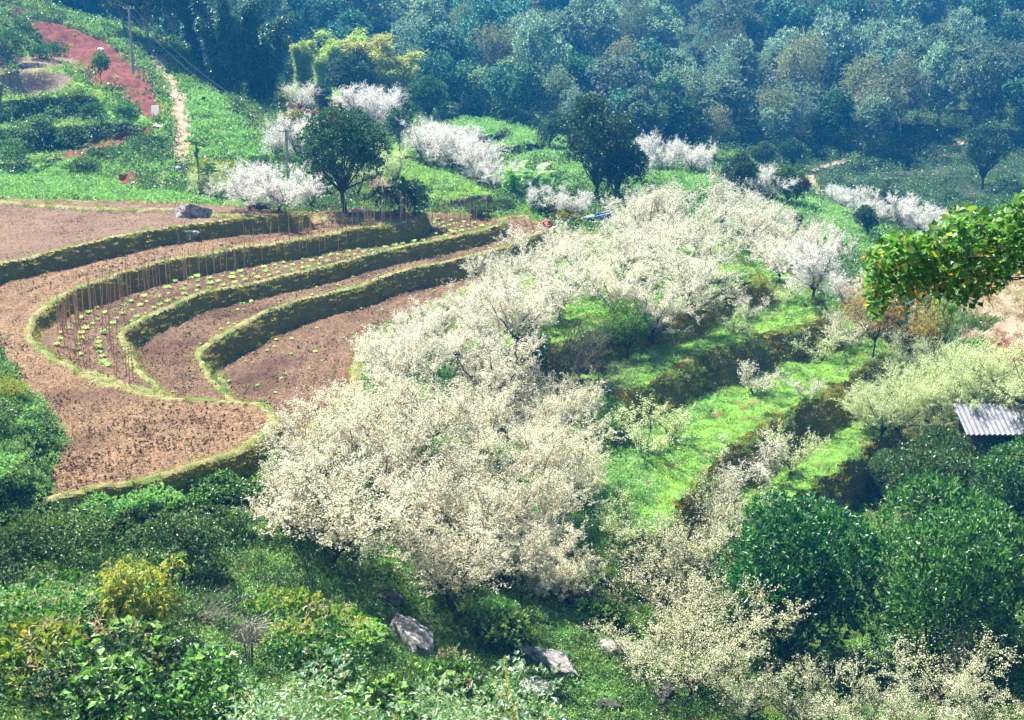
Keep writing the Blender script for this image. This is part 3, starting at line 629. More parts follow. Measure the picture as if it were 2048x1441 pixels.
def blades(r, n, rad, h, w, spread=.5, bend=.3):
    a = r.random(n) * 2 * math.pi; q = rad * np.sqrt(r.random(n)); P = np.stack([np.cos(a) * q, np.sin(a) * q, np.zeros(n) - .03], 1)
    D = np.stack([r.normal(size=n) * spread, r.normal(size=n) * spread, np.ones(n)], 1); D = unit(D); hh = h * r.uniform(.5, 1.1, n)
    S = unit(np.cross(D, r.normal(size=(n, 3)))) * w * .5
    mid = P + D * (hh * .55)[:, None]; D2 = D.copy(); D2[:, :2] *= 1 + bend * 3; D2[:, 2] -= bend; tip = mid + unit(D2) * (hh * .5)[:, None]
    q1 = np.stack([P - S, P + S, mid + S * .8, mid - S * .8], 1); q2 = np.stack([mid - S * .8, mid + S * .8, tip + S * .1, tip - S * .1], 1)
    return np.concatenate([q1, q2])

def thing(name, loc, parts, label, cat, group=None, rz=0.0, sc=1.0, tilt=(0, 0)):
    """an Empty at the foot of the thing with its parts as children (meshes shared between alike things)"""
    o = bpy.data.objects.new(name, None); C.objects.link(o); o.location = loc; o.rotation_euler = (tilt[0], tilt[1], rz)
    o.scale = (sc, sc, sc) if not isinstance(sc, tuple) else sc
    tag(o, label, cat, group)
    for pn, me in parts:
        q_ = link(pn, me, o)
        if pn == 'plume': q_['kind'] = 'stuff'
    return o
def with_mat(me, name, mat):
    c = me.copy(); c.name = name; c.materials.clear(); c.materials.append(mat); return c
def at(px, py, ymin=22):
    x, y = atG(px, py, ymin); return (float(x), float(y), float(ground(x, y)[0]) - .04)

# ------------------------------------------------------------------ ground cover, scattered with geometry nodes
def proto(name, Q, mat):
    A = Acc(); A.quads(Q); return bpy.data.objects.new(name, A.mesh(name, [mat]))
rp = np.random.default_rng(3)
def leafclump(n, rad, h, L, Wd, mat, nm, up=.4):
    bl = [(rp.normal() * rad * .4, rp.normal() * rad * .4, h * .25, rad * .7, rad * .7, h * .7) for _ in range(5)]
    return proto(nm, blob_leaves(bl, n // 4, L, Wd, rp, 4, .5, .1, up), mat)
PR = {
    'short': proto('short_grass', blades(rp, 34, .28, .13, .022, .6), M['blade']),
    'bund': proto('bund_grass', blades(rp, 30, .22, .13, .02, .7), M['blade_yellow']),
    'bank': proto('bank_moss', blades(rp, 26, .22, .12, .025, .9), M['blade_dark']),
    'long': proto('long_grass', blades(rp, 34, .25, .45, .022, .45, .5), M['blade']),
    'dry': proto('dry_grass', blades(rp, 34, .3, .4, .02, .7, .6), M['blade_dry']),
    'weed': leafclump(90, .28, .32, .085, .05, M['weed'], 'weed_clump'),
    'weedl': leafclump(80, .24, .2, .07, .045, M['weed_light'], 'light_weed_clump'),
    'bushy': leafclump(220, .5, .75, .11, .06, M['weed'], 'weed_thicket'),
    'fern': proto('fern', blades(rp, 40, .12, .55, .06, .9, .6), M['weed']),
    'clod': None,
}
def clod_proto():
    V = []; F = []
    for i in range(12):
        c = np.array([rp.normal() * .3, rp.normal() * .3, .01]); s = rp.uniform(.015, .038)
        o = np.array([[1, 0, 0], [0, 1, 0], [-1, 0, 0], [0, -1, 0], [0, 0, 1], [0, 0, -1]]) * s * rp.uniform(.6, 1.3, (6, 3)) + c
        b = len(V); V += list(o)
        for a_, b_, c_ in ((0, 1, 4), (1, 2, 4), (2, 3, 4), (3, 0, 4), (1, 0, 5), (2, 1, 5), (3, 2, 5), (0, 3, 5)): F += [b + a_, b + b_, b + c_]
    return bpy.data.objects.new('soil_clod', mesh_from('soil_clod', V, F, 3, [M['clod']]))
PR['clod'] = clod_proto()
def scatter(name, pname, x, y, s, lab=None):
    n = len(x)
    if n == 0: return
    z = ground(x, y)
    me = bpy.data.meshes.new(name); me.vertices.add(n); me.vertices.foreach_set('co', np.stack([x, y, z - .01], 1).astype(np.float32).ravel())
    a = me.attributes.new('rot', 'FLOAT_VECTOR', 'POINT'); rv = np.zeros((n, 3), np.float32); rv[:, 2] = rng.random(n) * 6.28; rv[:, :2] = rng.normal(size=(n, 2)) * .12; a.data.foreach_set('vector', rv.ravel())
    b = me.attributes.new('scl', 'FLOAT', 'POINT'); b.data.foreach_set('value', np.asarray(s, np.float32))
    o = link(name, me); tag(o, kind='stuff')
    g = bpy.data.node_groups.new(name, 'GeometryNodeTree')
    g.interface.new_socket('Geometry', in_out='INPUT', socket_type='NodeSocketGeometry'); g.interface.new_socket('Geometry', in_out='OUTPUT', socket_type='NodeSocketGeometry')
    gi = g.nodes.new('NodeGroupInput'); go = g.nodes.new('NodeGroupOutput'); ip = g.nodes.new('GeometryNodeInstanceOnPoints'); ob = g.nodes.new('GeometryNodeObjectInfo')
    ob.inputs['Object'].default_value = PR[pname]; ob.inputs['As Instance'].default_value = True
    ra = g.nodes.new('GeometryNodeInputNamedAttribute'); ra.data_type = 'FLOAT_VECTOR'; ra.inputs[0].default_value = 'rot'
    sa = g.nodes.new('GeometryNodeInputNamedAttribute'); sa.data_type = 'FLOAT'; sa.inputs[0].default_value = 'scl'
    g.links.new(gi.outputs[0], ip.inputs['Points']); g.links.new(ob.outputs['Geometry'], ip.inputs['Instance'])
    er = g.nodes.new('FunctionNodeEulerToRotation'); g.links.new(ra.outputs[0], er.inputs[0]); g.links.new(er.outputs[0], ip.inputs['Rotation'])
    g.links.new(sa.outputs[0], ip.inputs['Scale']); g.links.new(ip.outputs[0], go.inputs[0])
    md = o.modifiers.new('scatter', 'NODES'); md.node_group = g
    return o
# candidate cells of the ground that the camera's side of the valley shows
vis = (np.abs(AZ.ravel()) < R(23)) & (RR.ravel() > 24) & (RR.ravel() < 215)
VI = np.nonzero(vis)[0]
def cells(cls, per, ymax=215, extra=None, noise=None):
    m = VI[np.isin(GC[VI], cls) & (GY[VI] < ymax)]
    area = 1.0
    if noise is not None:
        sc_, lo, hi, seed = noise; v = fbm(GX[m] * sc_, GY[m] * sc_, 3, seed); m = m[(v > lo) & (v < hi)]
    k = int(len(m) * per); m = rng.choice(m, k, replace=False) if k < len(m) else m
    j = np.where(GY[m] < 70, .08, .2)
    x = GX[m] + rng.normal(size=len(m)) * j; y = GY[m] + rng.normal(size=len(m)) * j
    far = np.clip(y / 60, .8, 2.2) if ymax < 300 else np.full(len(x), 1.0)
    return x, y, far
def sc_add(nm, pn, cls, per, s0, s1, ymax=215, noise=None):
    x, y, far = cells(cls, per, ymax, noise=noise)
    scatter(nm, pn, x, y, rng.uniform(s0, s1, len(x)) * far)
sc_add('grass', 'short', [GRASS], .22, .7, 1.3)
sc_add('weeds', 'weedl', [GRASS], .10, .5, 1.2, noise=(.35, .02, 9, 91))
sc_add('weeds', 'weed', [GRASS], .02, .5, 1.1, noise=(.5, .1, 9, 92))
sc_add('grass', 'bund', [RIM], .28, .6, 1.1)
sc_add('weeds', 'weedl', [RIM], .04, .4, .8, noise=(.4, .1, 9, 93))
sc_add('grass', 'bank', [BANK], .5, .6, 1.2)
sc_add('weeds', 'weed', [BANK], .06, .4, 1.0, noise=(.45, .1, 9, 94))
sc_add('grass', 'long', [RIM], .025, .3, .7)
sc_add('dry_grass', 'dry', [RIM, BANK], .02, .3, .6)
sc_add('weeds', 'weed', [FIELD1, FIELD3, FIELD4], .0015, .2, .4)
sc_add('grass', 'bank', [GBANK], .4, .7, 1.4)
sc_add('grass', 'long', [GBANK], .05, .5, 1.0)
sc_add('weeds', 'weed', [GBANK], .10, .5, 1.1, noise=(.4, -.12, 9, 100))
sc_add('weeds', 'weedl', [GBANK], .04, .5, 1.0)
sc_add('dry_grass', 'dry', [GBANK], .03, .5, .9)
sc_add('dry_grass', 'dry', [GRASS], .02, .3, .6, noise=(.5, .1, 9, 101))
sc_add('grass', 'bank', [CLIFF], .1, .6, 1.2)
sc_add('weeds', 'weedl', [MINT], .3, .7, 1.4)
sc_add('weeds', 'weed', [MINT], .03, .7, 1.3, noise=(.5, .05, 9, 99))
sc_add('dry_grass', 'dry', [HILL], .08, .5, .9, 45, noise=(.3, .02, 9, 102))
sc_add('weeds', 'weedl', [HILL], .12, .6, 1.2, 50, noise=(.4, .0, 9, 103))
sc_add('grass', 'long', [HILL], .05, .6, 1.2)
sc_add('weeds', 'weedl', [HILL], .14, .8, 1.6, noise=(.15, -.15, 9, 95))
sc_add('weeds', 'weed', [HILL], .06, .8, 1.6)
sc_add('undergrowth', 'bushy', [HILL], .012, .5, 1.2, noise=(.12, .0, 9, 96))
sc_add('dry_grass', 'dry', [HILL], .03, .6, 1.1, noise=(.2, .12, 9, 97))
sc_add('undergrowth', 'bushy', [MOUND], .06, .4, .8)
sc_add('weeds', 'weedl', [MOUND], .15, .8, 1.5)
sc_add('undergrowth', 'bushy', [VEG], .03, .5, .9)
sc_add('weeds', 'weed', [VEG], .12, .8, 1.4)
sc_add('undergrowth', 'bushy', [FARTERR], .05, .5, 1.2)
sc_add('dry_grass', 'dry', [FARTERR], .06, .5, 1.0, noise=(.2, .0, 9, 105))
sc_add('dry_grass', 'dry', [DRY], .15, .6, 1.1)
sc_add('weeds', 'weedl', [DRY], .04, .6, 1.1, noise=(.3, .05, 9, 98))
x, y, far = cells([FIELD0, FIELD1, FIELD2, FIELD3, FIELD4], .16); scatter('soil_clods', 'clod', x, y, rng.uniform(.4, 1.1, len(x)))
x, y, far = cells([FIELD1, FIELD2, FIELD3, FIELD4], .03, noise=(.4, -.05, 9, 104)); scatter('soil_clods', 'clod', x, y, rng.uniform(1.2, 2.4, len(x)))
sc_add('grass', 'long', [REDSOIL, PATH], .01, .4, .8)
VI = np.nonzero((np.abs(AZ.ravel()) < R(23)) & (RR.ravel() > 180) & (RR.ravel() < 345))[0]
sc_add('undergrowth', 'bushy', [FOREST], .12, 1.2, 2.6, 345)
print('COVER', round(time.time() - T_START, 1))

# ------------------------------------------------------------------ labels that say which one
LAND = [(820, 1270, 'long pale boulder'), (1105, 1310, 'shelf boulder'), (540, 850, 'tip of the ploughed lobe'), (720, 700, 'lowest ploughed terrace'), (1092, 450, 'red bag'), (1185, 435, 'blue trough'),
        (1255, 680, 'fresh green tree'), (1160, 730, 'bare grey tree'), (1505, 770, 'small terrace tree'), (1490, 550, 'top orchard bank'), (1640, 625, 'tip of the upper grass terrace'),
        (1765, 695, 'tip of the wide grass terrace'), (1950, 840, 'corrugated roof'), (1720, 1100, 'dark evergreens'), (1310, 1060, 'bright grass tip'), (690, 330, 'round dark tree'), (797, 270, 'narrow dark tree'), (857, 215, 'emerald tree'),
        (1190, 300, 'tall dark open-crowned tree'), (1470, 360, 'dark tree behind the crest'), (1580, 380, 'two-stemmed green tree'), (1070, 350, 'banana clump'), (572, 310, 'concrete pole'), (1380, 270, 'dark broad tree'), (1900, 480, 'big-leaved vines'), (930, 400, 'brown earth cliff'), (1000, 280, 'green valley terraces')]
USED = set()
def which(stem, px, py, r_=None):
    c = sorted(LAND, key=lambda l: (l[0] - px) ** 2 + (l[1] - py) ** 2)[:7]
    for l in c:
        dx, dy = px - l[0], py - l[1]; d = math.hypot(dx, dy)
        w = 'right beside' if d < 45 else None
        side = ('right' if dx > 0 else 'left') if abs(dx) > abs(dy) * 2 else ('above' if dy < 0 else 'below') if abs(dy) > abs(dx) * 2 else (('above' if dy < 0 else 'below') + ' and ' + ('right' if dx > 0 else 'left'))
        dist = 'just ' if d < 110 else '' if d < 220 else 'well '
        if w: t = stem + ' right beside the ' + l[2]
        else: t = stem + ' ' + dist + side + (' the ' if side in ('above', 'below') else ' of the ') + l[2]
        if t not in USED: USED.add(t); return t
    return t
# ------------------------------------------------------------------ plum trees
PL = []
for i in range(5):
    t, b = plum_meshes(100 + i, nb=17500, size=.053)
    PL.append((t.mesh('trunk', [M['bark_dark']]), b.mesh('crown', [M['blossom']])))
PM = []
for i in range(3):
    t, b = plum_meshes(120 + i, h=3.4, nb=7500, open_=True, size=.05)
    PM.append((t.mesh('trunk', [M['bark_dark']]), b.mesh('crown', [M['blossom_green']])))
PS = []
for i in range(3):
    t, b = plum_meshes(140 + i, h=2.3, nb=3800, open_=True, small=True, size=.05)
    PS.append((t.mesh('trunk', [M['bark_dark']]), b.mesh('crown', [M['blossom_green']])))
_pm = {}
STEM = {'cream plum trees massed on the slope below the ploughed terraces': 'cream blossoming plum tree', 'white plum trees crowding the crest beside the upper terraces': 'white blossoming plum tree', 'greenish plum trees above the tin-roofed shed': 'greenish white plum tree',
        'thin plum trees beyond the grass terraces': 'thin plum tree', 'sparse plum bushes round the dark evergreen trees': 'straggly plum bush', 'drift of pale plum trees beyond the round tree': 'pale plum tree of the drift', 'distant plum trees in the valley': 'distant white plum tree'}
def plum(px, py, h, tone, label, group, small=False, dens=1.0, ymin=22, loc=None, wide=1.0):
    if group in STEM: label = which(STEM[group], px, py - 60)
    mid = small == 'mid'; src = PM if mid else PS if small else PL; k = int(rng.integers(len(src))); base_h = 3.7 if mid else 2.6 if small else 4.1
    key = (small, k, tone)
    if key not in _pm: _pm[key] = with_mat(src[k][1], 'crown', M[tone])
    s = h / base_h * rng.uniform(.94, 1.06)
    return thing('plum_tree', loc or at(px, py, ymin), [('trunk', src[k][0]), ('crown', _pm[key])], label, 'tree', group, rng.random() * 6.28, (s * rng.uniform(1.0, 1.35) * wide, s * rng.uniform(1.0, 1.35) * wide, s * rng.uniform(.85, 1.1)))
GA = 'cream plum trees massed on the slope below the ploughed terraces'; LA = 'plum tree in cream blossom, one of the dense mass below the ploughed terraces'
for px, py, h in [(660, 1140, 4.4), (830, 1110, 4.0), (905, 1215, 4.2), (760, 1010, 4.4), (1000, 1090, 4.0), (910, 1010, 4.3), (1070, 1160, 3.4), (1080, 1010, 4.0),
                  (960, 925, 4.4), (1090, 905, 4.0), (850, 900, 4.2), (745, 885, 3.6), (680, 940, 4.2), (805, 805, 3.4), (990, 820, 4.2), (905, 735, 3.0), (1000, 1180, 3.4), (1110, 970, 3.6), (610, 1075, 3.0), (1120, 1210, 2.8), (950, 1130, 3.6), (1130, 880, 3.2), (640, 1010, 3.6), (835, 745, 2.6), (1050, 860, 3.8), (1090, 1080, 3.4), (1150, 1000, 3.0)]:
    plum(px, py, h, 'blossom_cream' if py > 850 else 'blossom', LA, GA)
GB = 'white plum trees crowding the crest beside the upper terraces'; LB = 'plum tree in white blossom, one of those crowding the crest beyond the ploughed terraces'
for px, py, h in [(1030, 700, 3.8), (965, 695, 2.8), (1120, 640, 3.6), (1190, 600, 3.6), (1090, 575, 3.4), (1250, 560, 3.6), (1320, 540, 3.6), (1160, 545, 2.7), (1420, 560, 3.6), (1380, 640, 3.8), (1305, 690, 4.0),
                  (1330, 480, 4.2), (1440, 475, 4.2), (1290, 475, 3.8), (1390, 510, 3.8), (1490, 500, 4.0), (1540, 530, 3.4), (1560, 565, 3.2), (1350, 590, 3.4), (1230, 640, 3.2), (1000, 620, 3.2), (1060, 650, 3.4), (985, 655, 2.6), (1280, 510, 3.8), (1480, 450, 3.6), (1540, 490, 3.8), (1590, 520, 3.6), (1300, 440, 3.4), (820, 705, 2.3), (785, 740, 2.3), (870, 678, 2.2), (925, 650, 2.2), (1640, 560, 3.6)]:
    plum(px, py, h * 1.08, 'blossom', LB, GB)
plum(1625, 600, 4.4, 'blossom_far', 'spreading white plum tree with dark forked trunk at the tip of the upper grass terrace', None)
plum(1690, 625, 3.8, 'blossom_far', 'white plum tree just beyond the tip of the grass terraces, right of the forked one', None)
for px, py, h, lab in [(1505, 790, 2.6, 'small pinkish white plum tree alone on the middle of the bright grass terrace'), (1570, 605, 1.8, 'thin plum sapling near the inner edge of the top grass terrace'),
        (1500, 640, 2.1, 'low plum sapling on the upper grass terrace below the dark bank'), (1465, 668, 2.0, 'thin greenish plum sapling on the upper grass terrace, left of the low one'),
        (1640, 722, 3.0, 'greenish plum sapling standing on the wide grass terrace under the upper bank'), (1685, 700, 2.4, 'slender leafy plum sapling near the right end of the wide grass terrace'),
        (1290, 905, 3.4, 'thin dark-stemmed plum tree at the left end of the bright grass terrace'), (1345, 880, 2.6, 'fresh green plum sapling beside the thin dark-stemmed one'),
        (1240, 1090, 2.4, 'thin plum sapling at the lower tip of the bright grass'), (1455, 1000, 2.8, 'loose plum bush by the long tufts of grass at the terrace edge'),
        (1510, 960, 3.0, 'cream plum bush on the lower edge of the bright grass'), (1580, 950, 3.2, 'pale pinkish plum tree above the dark evergreen trees'),
        (1610, 800, 1.6, 'tiny plum sapling near the lip of the wide grass terrace'), (1800, 700, 3.4, 'half leafless plum tree beneath the yellow-leaved sapling')]:
    plum(px, py, h, 'blossom_green' if 'gree' in lab or 'thin' in lab else 'blossom', lab, None, small=True)
GR = 'greenish plum trees above the tin-roofed shed'; LR = 'plum tree in greenish white blossom on the slope above and beside the corrugated roof'
for px, py, h in [(1850, 845, 4.0), (1905, 870, 4.0), (1800, 880, 3.8), (1870, 890, 3.8), (1960, 850, 3.8), (1760, 885, 3.2), (2030, 840, 3.8), (1740, 850, 2.8), (1925, 820, 3.6), (2090, 840, 3.8), (1990, 815, 3.4), (1830, 810, 3.6)]:
    plum(px, py, h, 'blossom_green', LR, GR)
for px, py, h in [(1820, 740, 3.2), (1880, 770, 3.2), (1790, 770, 3.0), (1700, 690, 2.8), (1730, 660, 2.8)]:
    plum(px, py, h, 'blossom_green', 'thin plum tree with bare lower stems on the slope beyond the grass terraces', 'thin plum trees beyond the grass terraces', small='mid')
GL = 'sparse plum bushes round the dark evergreen trees'; LL = 'straggly greenish cream plum bush in the gully left of the dark evergreens'
for px, py, h in [(1460, 1075, 2.8), (1405, 1160, 3.2), (1350, 1260, 3.4), (1430, 1345, 3.2), (1330, 1180, 2.6), (1380, 1400, 2.8), (1280, 1350, 2.0)]:
    plum(px, py, h * 1.25, 'blossom_mix', LL, GL, small='mid')
LL2 = 'straggly cream plum bush growing in front of the dark evergreens'
for px, py, h in [(1500, 1450, 2.6), (1600, 1470, 2.4), (1720, 1500, 2.6), (1890, 1440, 3.2), (1820, 1480, 2.2), (1950, 1500, 2.0)]:
    plum(px, py, h * 1.15, 'blossom_mix', LL2, GL, small='mid')
# further plum trees
GF = 'white plum trees behind the concrete pole and round tree'
for px, py, h, lab in [(500, 422, 3.3, 'leftmost of the bright white plum trees behind the fields, next to the dark hummock'), (558, 424, 3.5, 'bright white plum tree at the foot of the concrete pole'), (622, 424, 3.3, 'bright white plum tree between the concrete pole and the round tree'),
        (530, 410, 3.6, 'white plum tree peeping over the bright ones left of the pole'), (600, 330, 4.4, 'white plum tree behind the upper half of the concrete pole'), (555, 320, 3.6, 'white plum tree left of the top of the concrete pole')]:
    plum(px, py, h, 'blossom_far', lab, GF)
LG = 'pale white plum tree, one of the drift running down behind the round tree'; GG = 'drift of pale plum trees beyond the round tree'
for px, py, h in [(700, 262, 4.4), (740, 270, 4.8), (778, 262, 4.4), (720, 245, 4.2), (770, 250, 4.4), (840, 325, 4.0), (870, 335, 4.2), (900, 345, 4.2), (930, 358, 4.0), (960, 372, 4.0), (985, 385, 3.4), (860, 305, 3.6), (895, 318, 3.8), (935, 335, 3.6), (960, 350, 3.4), (940, 300, 3.0)]:
    plum(px, py, h, 'blossom_far', LG, GG)
for px, py, h, lab, tone in [(600, 232, 3.8, 'thin pinkish plum tree on the brown field behind the bamboo', 'blossom_far'), (715, 400, 3.6, 'greenish plum tree right of the round tree trunk', 'blossom_green'), (790, 380, 3.2, 'greenish plum tree between the round tree and the dark bush', 'blossom_green'),
        (1095, 440, 2.7, 'white plum tree right of the banana clump', 'blossom_far'), (1140, 445, 2.7, 'white plum tree just behind the blue trough', 'blossom_far'), (1075, 425, 2.2, 'small white plum tree against the banana clump', 'blossom_far'),
        (440, 390, 3.0, 'thin greenish yellow plum tree beside the papaya plant', 'blossom_green'), (410, 400, 2.4, 'small yellowish plum bush behind the papaya stem', 'blossom_green')]:
    plum(px, py, h, tone, lab, None)
LM = 'distant white plum tree, one of a row in the valley behind the crest of blossom'; GM = 'distant plum trees in the valley'
for px, py, h in [(1290, 345, 4.0), (1335, 345, 3.8), (1380, 348, 3.8), (1410, 350, 3.4), (1280, 370, 3.4), (1540, 405, 3.6), (1515, 395, 3.0), (1690, 420, 3.2), (1720, 435, 3.6), (1670, 410, 3.0), (1800, 465, 4.0), (1840, 470, 4.0), (1870, 480, 3.4), (1760, 455, 3.0), (1230, 375, 3.0)]:
    plum(px, py, h, 'blossom_far', LM, GM)
print('PLUMS', round(time.time() - T_START, 1))

# bare branches and single trees of the orchard
t, _ = plum_meshes(170, h=3.2, bare=True); bt = t.mesh('branches', [M['bark_grey']])
thing('bare_tree', at(1160, 770), [('branches', bt)], 'leafless grey plum tree in front of the dark bank in the orchard', 'tree')
thing('fallen_branch', at(1185, 782), [('branches', bt)], 'bare grey branch leaning out over the bright grass', 'branch', sc=.75, tilt=(0, 1.0), rz=-.5)
for i_, q_ in enumerate(PL): pass
def tree(name, px, py, h, src, label, cat='tree', group=None, h0=None, ymin=22, sx=1.0):
    s = h / h0
    return thing(name, at(px, py, ymin), src, label, cat, group, rng.random() * 6.28, (s * sx, s * sx, s))
def TM(T, Q, bark, leaf): return [('trunk', T.mesh('trunk', [M[bark]])), ('crown', Q.mesh('crown', [M[leaf]]))]
# fresh green tree in the orchard
T_, Q_ = tree_meshes(201, 3.0, 3.4, .6, 9000, .10, .055, 14, .45, trunk_r=.07, shell=.5, flat=1.1)
tree('leafy_tree', 1255, 720, 3.5, TM(T_, Q_, 'bark_dark', 'leaf_new'), 'fresh bright green tree among the white plum trees', h0=3.4)
# round dark tree, narrow tree, other dark trees behind the fields
T_, Q_ = tree_meshes(205, 6.6, 7.4, 1.5, 18000, .25, .12, 24, .34, trunk_r=.22, shell=.55, flat=.9, forks=30, even=True)
tree('round_tree', 690, 426, 7.1, TM(T_, Q_, 'bark_dark', 'leaf_dark'), 'round dark evergreen tree with a leaning trunk behind the ploughed fields', h0=7.4, sx=.92)
T_, Q_ = tree_meshes(203, 2.9, 5.4, 1.2, 6000, .2, .10, 12, .42, trunk_r=.08, shell=.5, flat=1.1)
cone = TM(T_, Q_, 'bark_dark', 'leaf_dark')
tree('narrow_tree', 800, 312, 4.6, cone, 'narrow dark tree standing alone on the green mound', h0=5.4, sx=1.15)
T_, Q_ = tree_meshes(204, 5.0, 5.6, .9, 9000, .28, .15, 16, .44, trunk_r=.15, shell=.6)
rnd = TM(T_, Q_, 'bark_dark', 'leaf_dark'); rnd_g = [rnd[0], ('crown', with_mat(rnd[1][1], 'crown', M['leaf_mid']))]
tree('round_tree', 857, 246, 5.8, rnd_g, 'compact round emerald tree at the edge of the woods above the pale plum drift', h0=5.6)
tree('round_tree', 695, 205, 5.4, rnd, 'low rounded dark tree below the tall bamboo clump', h0=5.6)
tree('round_tree', 640, 222, 3.0, rnd, 'small dark bushy tree on the edge of the brown field', h0=5.6)
for px, py, h, lab, src in [(1470, 395, 4.2, 'dark tree just behind the crest of white blossom', rnd),
        (1380, 310, 6.5, 'dark broad tree at the edge of the woods behind the distant plums', rnd), (1525, 345, 4.0, 'light-topped round tree in the valley right of the dark one', rnd_g), (1585, 340, 4.2, 'mid green round tree in the valley beside the light-topped one', rnd),
        (1770, 445, 3.6, 'dark green bushy tree between distant white plums, on the valley edge', rnd), (1800, 430, 3.0, 'dark bluish bush behind the bushy tree on the valley edge', rnd), (1735, 475, 3.0, 'low dark bush on the grassy mound above the banana leaves', rnd),
        (1590, 460, 1.6, 'tiny dark shrub on the grassy mound in the valley', rnd), (1575, 412, 3.9, 'round green tree with two thin stems on the grassy mound', rnd_g), (1232, 408, 6.0, 'shorter dark tree touching the right side of the tall open-crowned tree', rnd), (1100, 300, 4.5, 'dark spreading tree behind the leaning tree in the valley', rnd), (1330, 300, 7.5, 'tall dark tree at the foot of the woods', rnd)]:
    tree('bushy_tree', px, py, h, src, lab, h0=5.6)
tree('red_leaved_tree', 1592, 412, 3.2, [rnd[0], ('crown', with_mat(rnd[1][1], 'crown', M['leaf_red']))], 'small tree with dull red leaves against the round green one', h0=5.6, sx=.8)
# tall dark leaning tree in the middle distance
T_, Q_ = tree_meshes(208, 7.6, 9.5, 1.6, 10500, .30, .15, 26, .26, trunk_r=.2, shell=.25, lean=-.1, forks=16, flat=.9)
tree('leaning_tree', 1190, 410, 10.4, TM(T_, Q_, 'bark_dark', 'leaf_dark'), 'tall dark open-crowned tree rising from the gully in front of the woods', h0=9.5, sx=.95)
tree('leaning_tree', 1965, 380, 9.0, TM(T_, Q_, 'bark_dark', 'leaf_dark'), 'dark tree standing alone on the shaded far terraces', h0=9.5)
# glossy dark evergreens on the right
T_, Q_ = tree_meshes(210, 8.2, 6.8, -.2, 30000, .27, .10, 17, .50, rosette=7, trunk_r=.2, shell=.84, flat=1.0, droop=.02)
ev1 = TM(T_, Q_, 'bark_dark', 'leaf_gloss')
T_, Q_ = tree_meshes(219, 7.0, 6.2, -.2, 26000, .27, .10, 15, .50, rosette=7, trunk_r=.2, shell=.84, flat=1.0, droop=.02)
ev2 = TM(T_, Q_, 'bark_dark', 'leaf_gloss')
for px, py, h, src, h0, sx, lab in [(1845, 1340, 7.3, ev1, 6.8, .82, 'large dark glossy evergreen tree in the lower right, nearer of the two biggest'), (1565, 1305, 6.4, ev2, 6.2, .84, 'dark glossy evergreen tree with rounded top left of the largest one'),
        (1895, 1075, 5.0, ev1, 6.8, .95, 'glossy evergreen tree standing below the corrugated roof'), (1780, 1000, 2.6, ev2, 6.2, .9, 'smaller glossy evergreen tree against the grassy bank behind the large ones'), (2070, 1080, 4.6, ev2, 6.2, .95, 'glossy evergreen tree cut by the right edge of the photo')]:
    tree('evergreen_tree', px, py, h, src, lab, group=None, h0=h0, sx=sx)
print('TREES', round(time.time() - T_START, 1))

# bamboo
T_, Q_ = bamboo_meshes(220, 11, 8.5, 22, 560, .44, .09); bd = TM(T_, Q_, 'leaf_bamboo_dark', 'leaf_bamboo_dark')
T_, Q_ = bamboo_meshes(221, 9.5, 4.5, 20, 260, .42, .08); bl = TM(T_, Q_, 'leaf_bamboo', 'leaf_bamboo'); 
bl2 = [bl[0], ('crown', with_mat(bl[1][1], 'crown', M['leaf_mid']))]
bd = [('stem', bd[0][1]), ('crown', bd[1][1])]; bl = [('stem', bl[0][1]), ('crown', bl[1][1])]; bl2 = [('stem', bl2[0][1]), bl2[1]]
for px, py, h, lab in [(455, 190, 12.5, 'huge dark bamboo clump beside the bend of the footpath'), (525, 215, 11.5, 'dark bamboo clump leaning over the brown field, right of the huge one'), (415, 150, 11.0, 'dark bamboo clump behind the footpath, left of the huge one')]:
    s = h / 11; thing('bamboo_clump', at(px, py), bd, lab, 'bamboo', None, rng.random() * 6, s)
for px, py, h, w, lab in [(650, 200, 9.5, .55, 'slim pale bamboo plume left of the yellow clumps'), (690, 175, 11, .7, 'tall yellow-green bamboo clump at the edge of the woods'), (745, 190, 11, .9, 'yellowish bamboo clump arching right beside the tall one'), (790, 200, 9, .9, 'broad golden bamboo clump low on the wooded slope'), (610, 190, 7, .6, 'small yellow-green bamboo tuft above the terraced field'), (905, 225, 6, .7, 'golden bushy bamboo right of the compact emerald tree')]:
    s = h / 9.5; bY = {610: 178, 650: 186, 690: 190, 745: 187, 790: 184, 905: 205}[px]; bX = atY(px, py, bY)[0]; thing('bamboo_clump', (bX, bY, float(ground(bX, bY)[0]) - .1), bl, lab, 'bamboo', None, rng.random() * 6, (s * w * 2.3, s * w * 2.3, s))

# woods across the valley
FT = []
for i in range(5):
    T_, Q_ = tree_meshes(300 + i, 9, 11, 1.6, 5600, .55, .32, 16, .42, rosette=4, trunk_r=.14, shell=.6, sides=4, flat=1.05); FT.append((T_.mesh('trunk', [M['bark_pale']]), Q_.mesh('crown', [M['leaf_forest']])))
for i in range(3):
    T_, Q_ = tree_meshes(310 + i, 8, 11.5, 2.6, 4600, .38, .2, 18, .36, rosette=3, trunk_r=.12, shell=.2, sides=4, flat=1.2, forks=14); FT.append((T_.mesh('trunk', [M['bark_pale']]), Q_.mesh('crown', [M['leaf_forest_pale']])))
FV = []
for k, (t, c) in enumerate(FT):
    if k < 5: FV += [('dense_tree', t, c, 'dense bluish green tree, one of many on the wooded far slope'), ('dense_tree', t, with_mat(c, 'crown', M['leaf_forest_pale']), 'pale green tree, one of many scattered over the wooded far slope')]
    else: FV += [('slender_tree', t, c, 'loose pale tree with visible grey limbs on the wooded far slope'), ('slender_tree', t, with_mat(c, 'crown', M['leaf_forest_dry']), 'brownish thin-leaved tree on the wooded far slope')]
pos = []
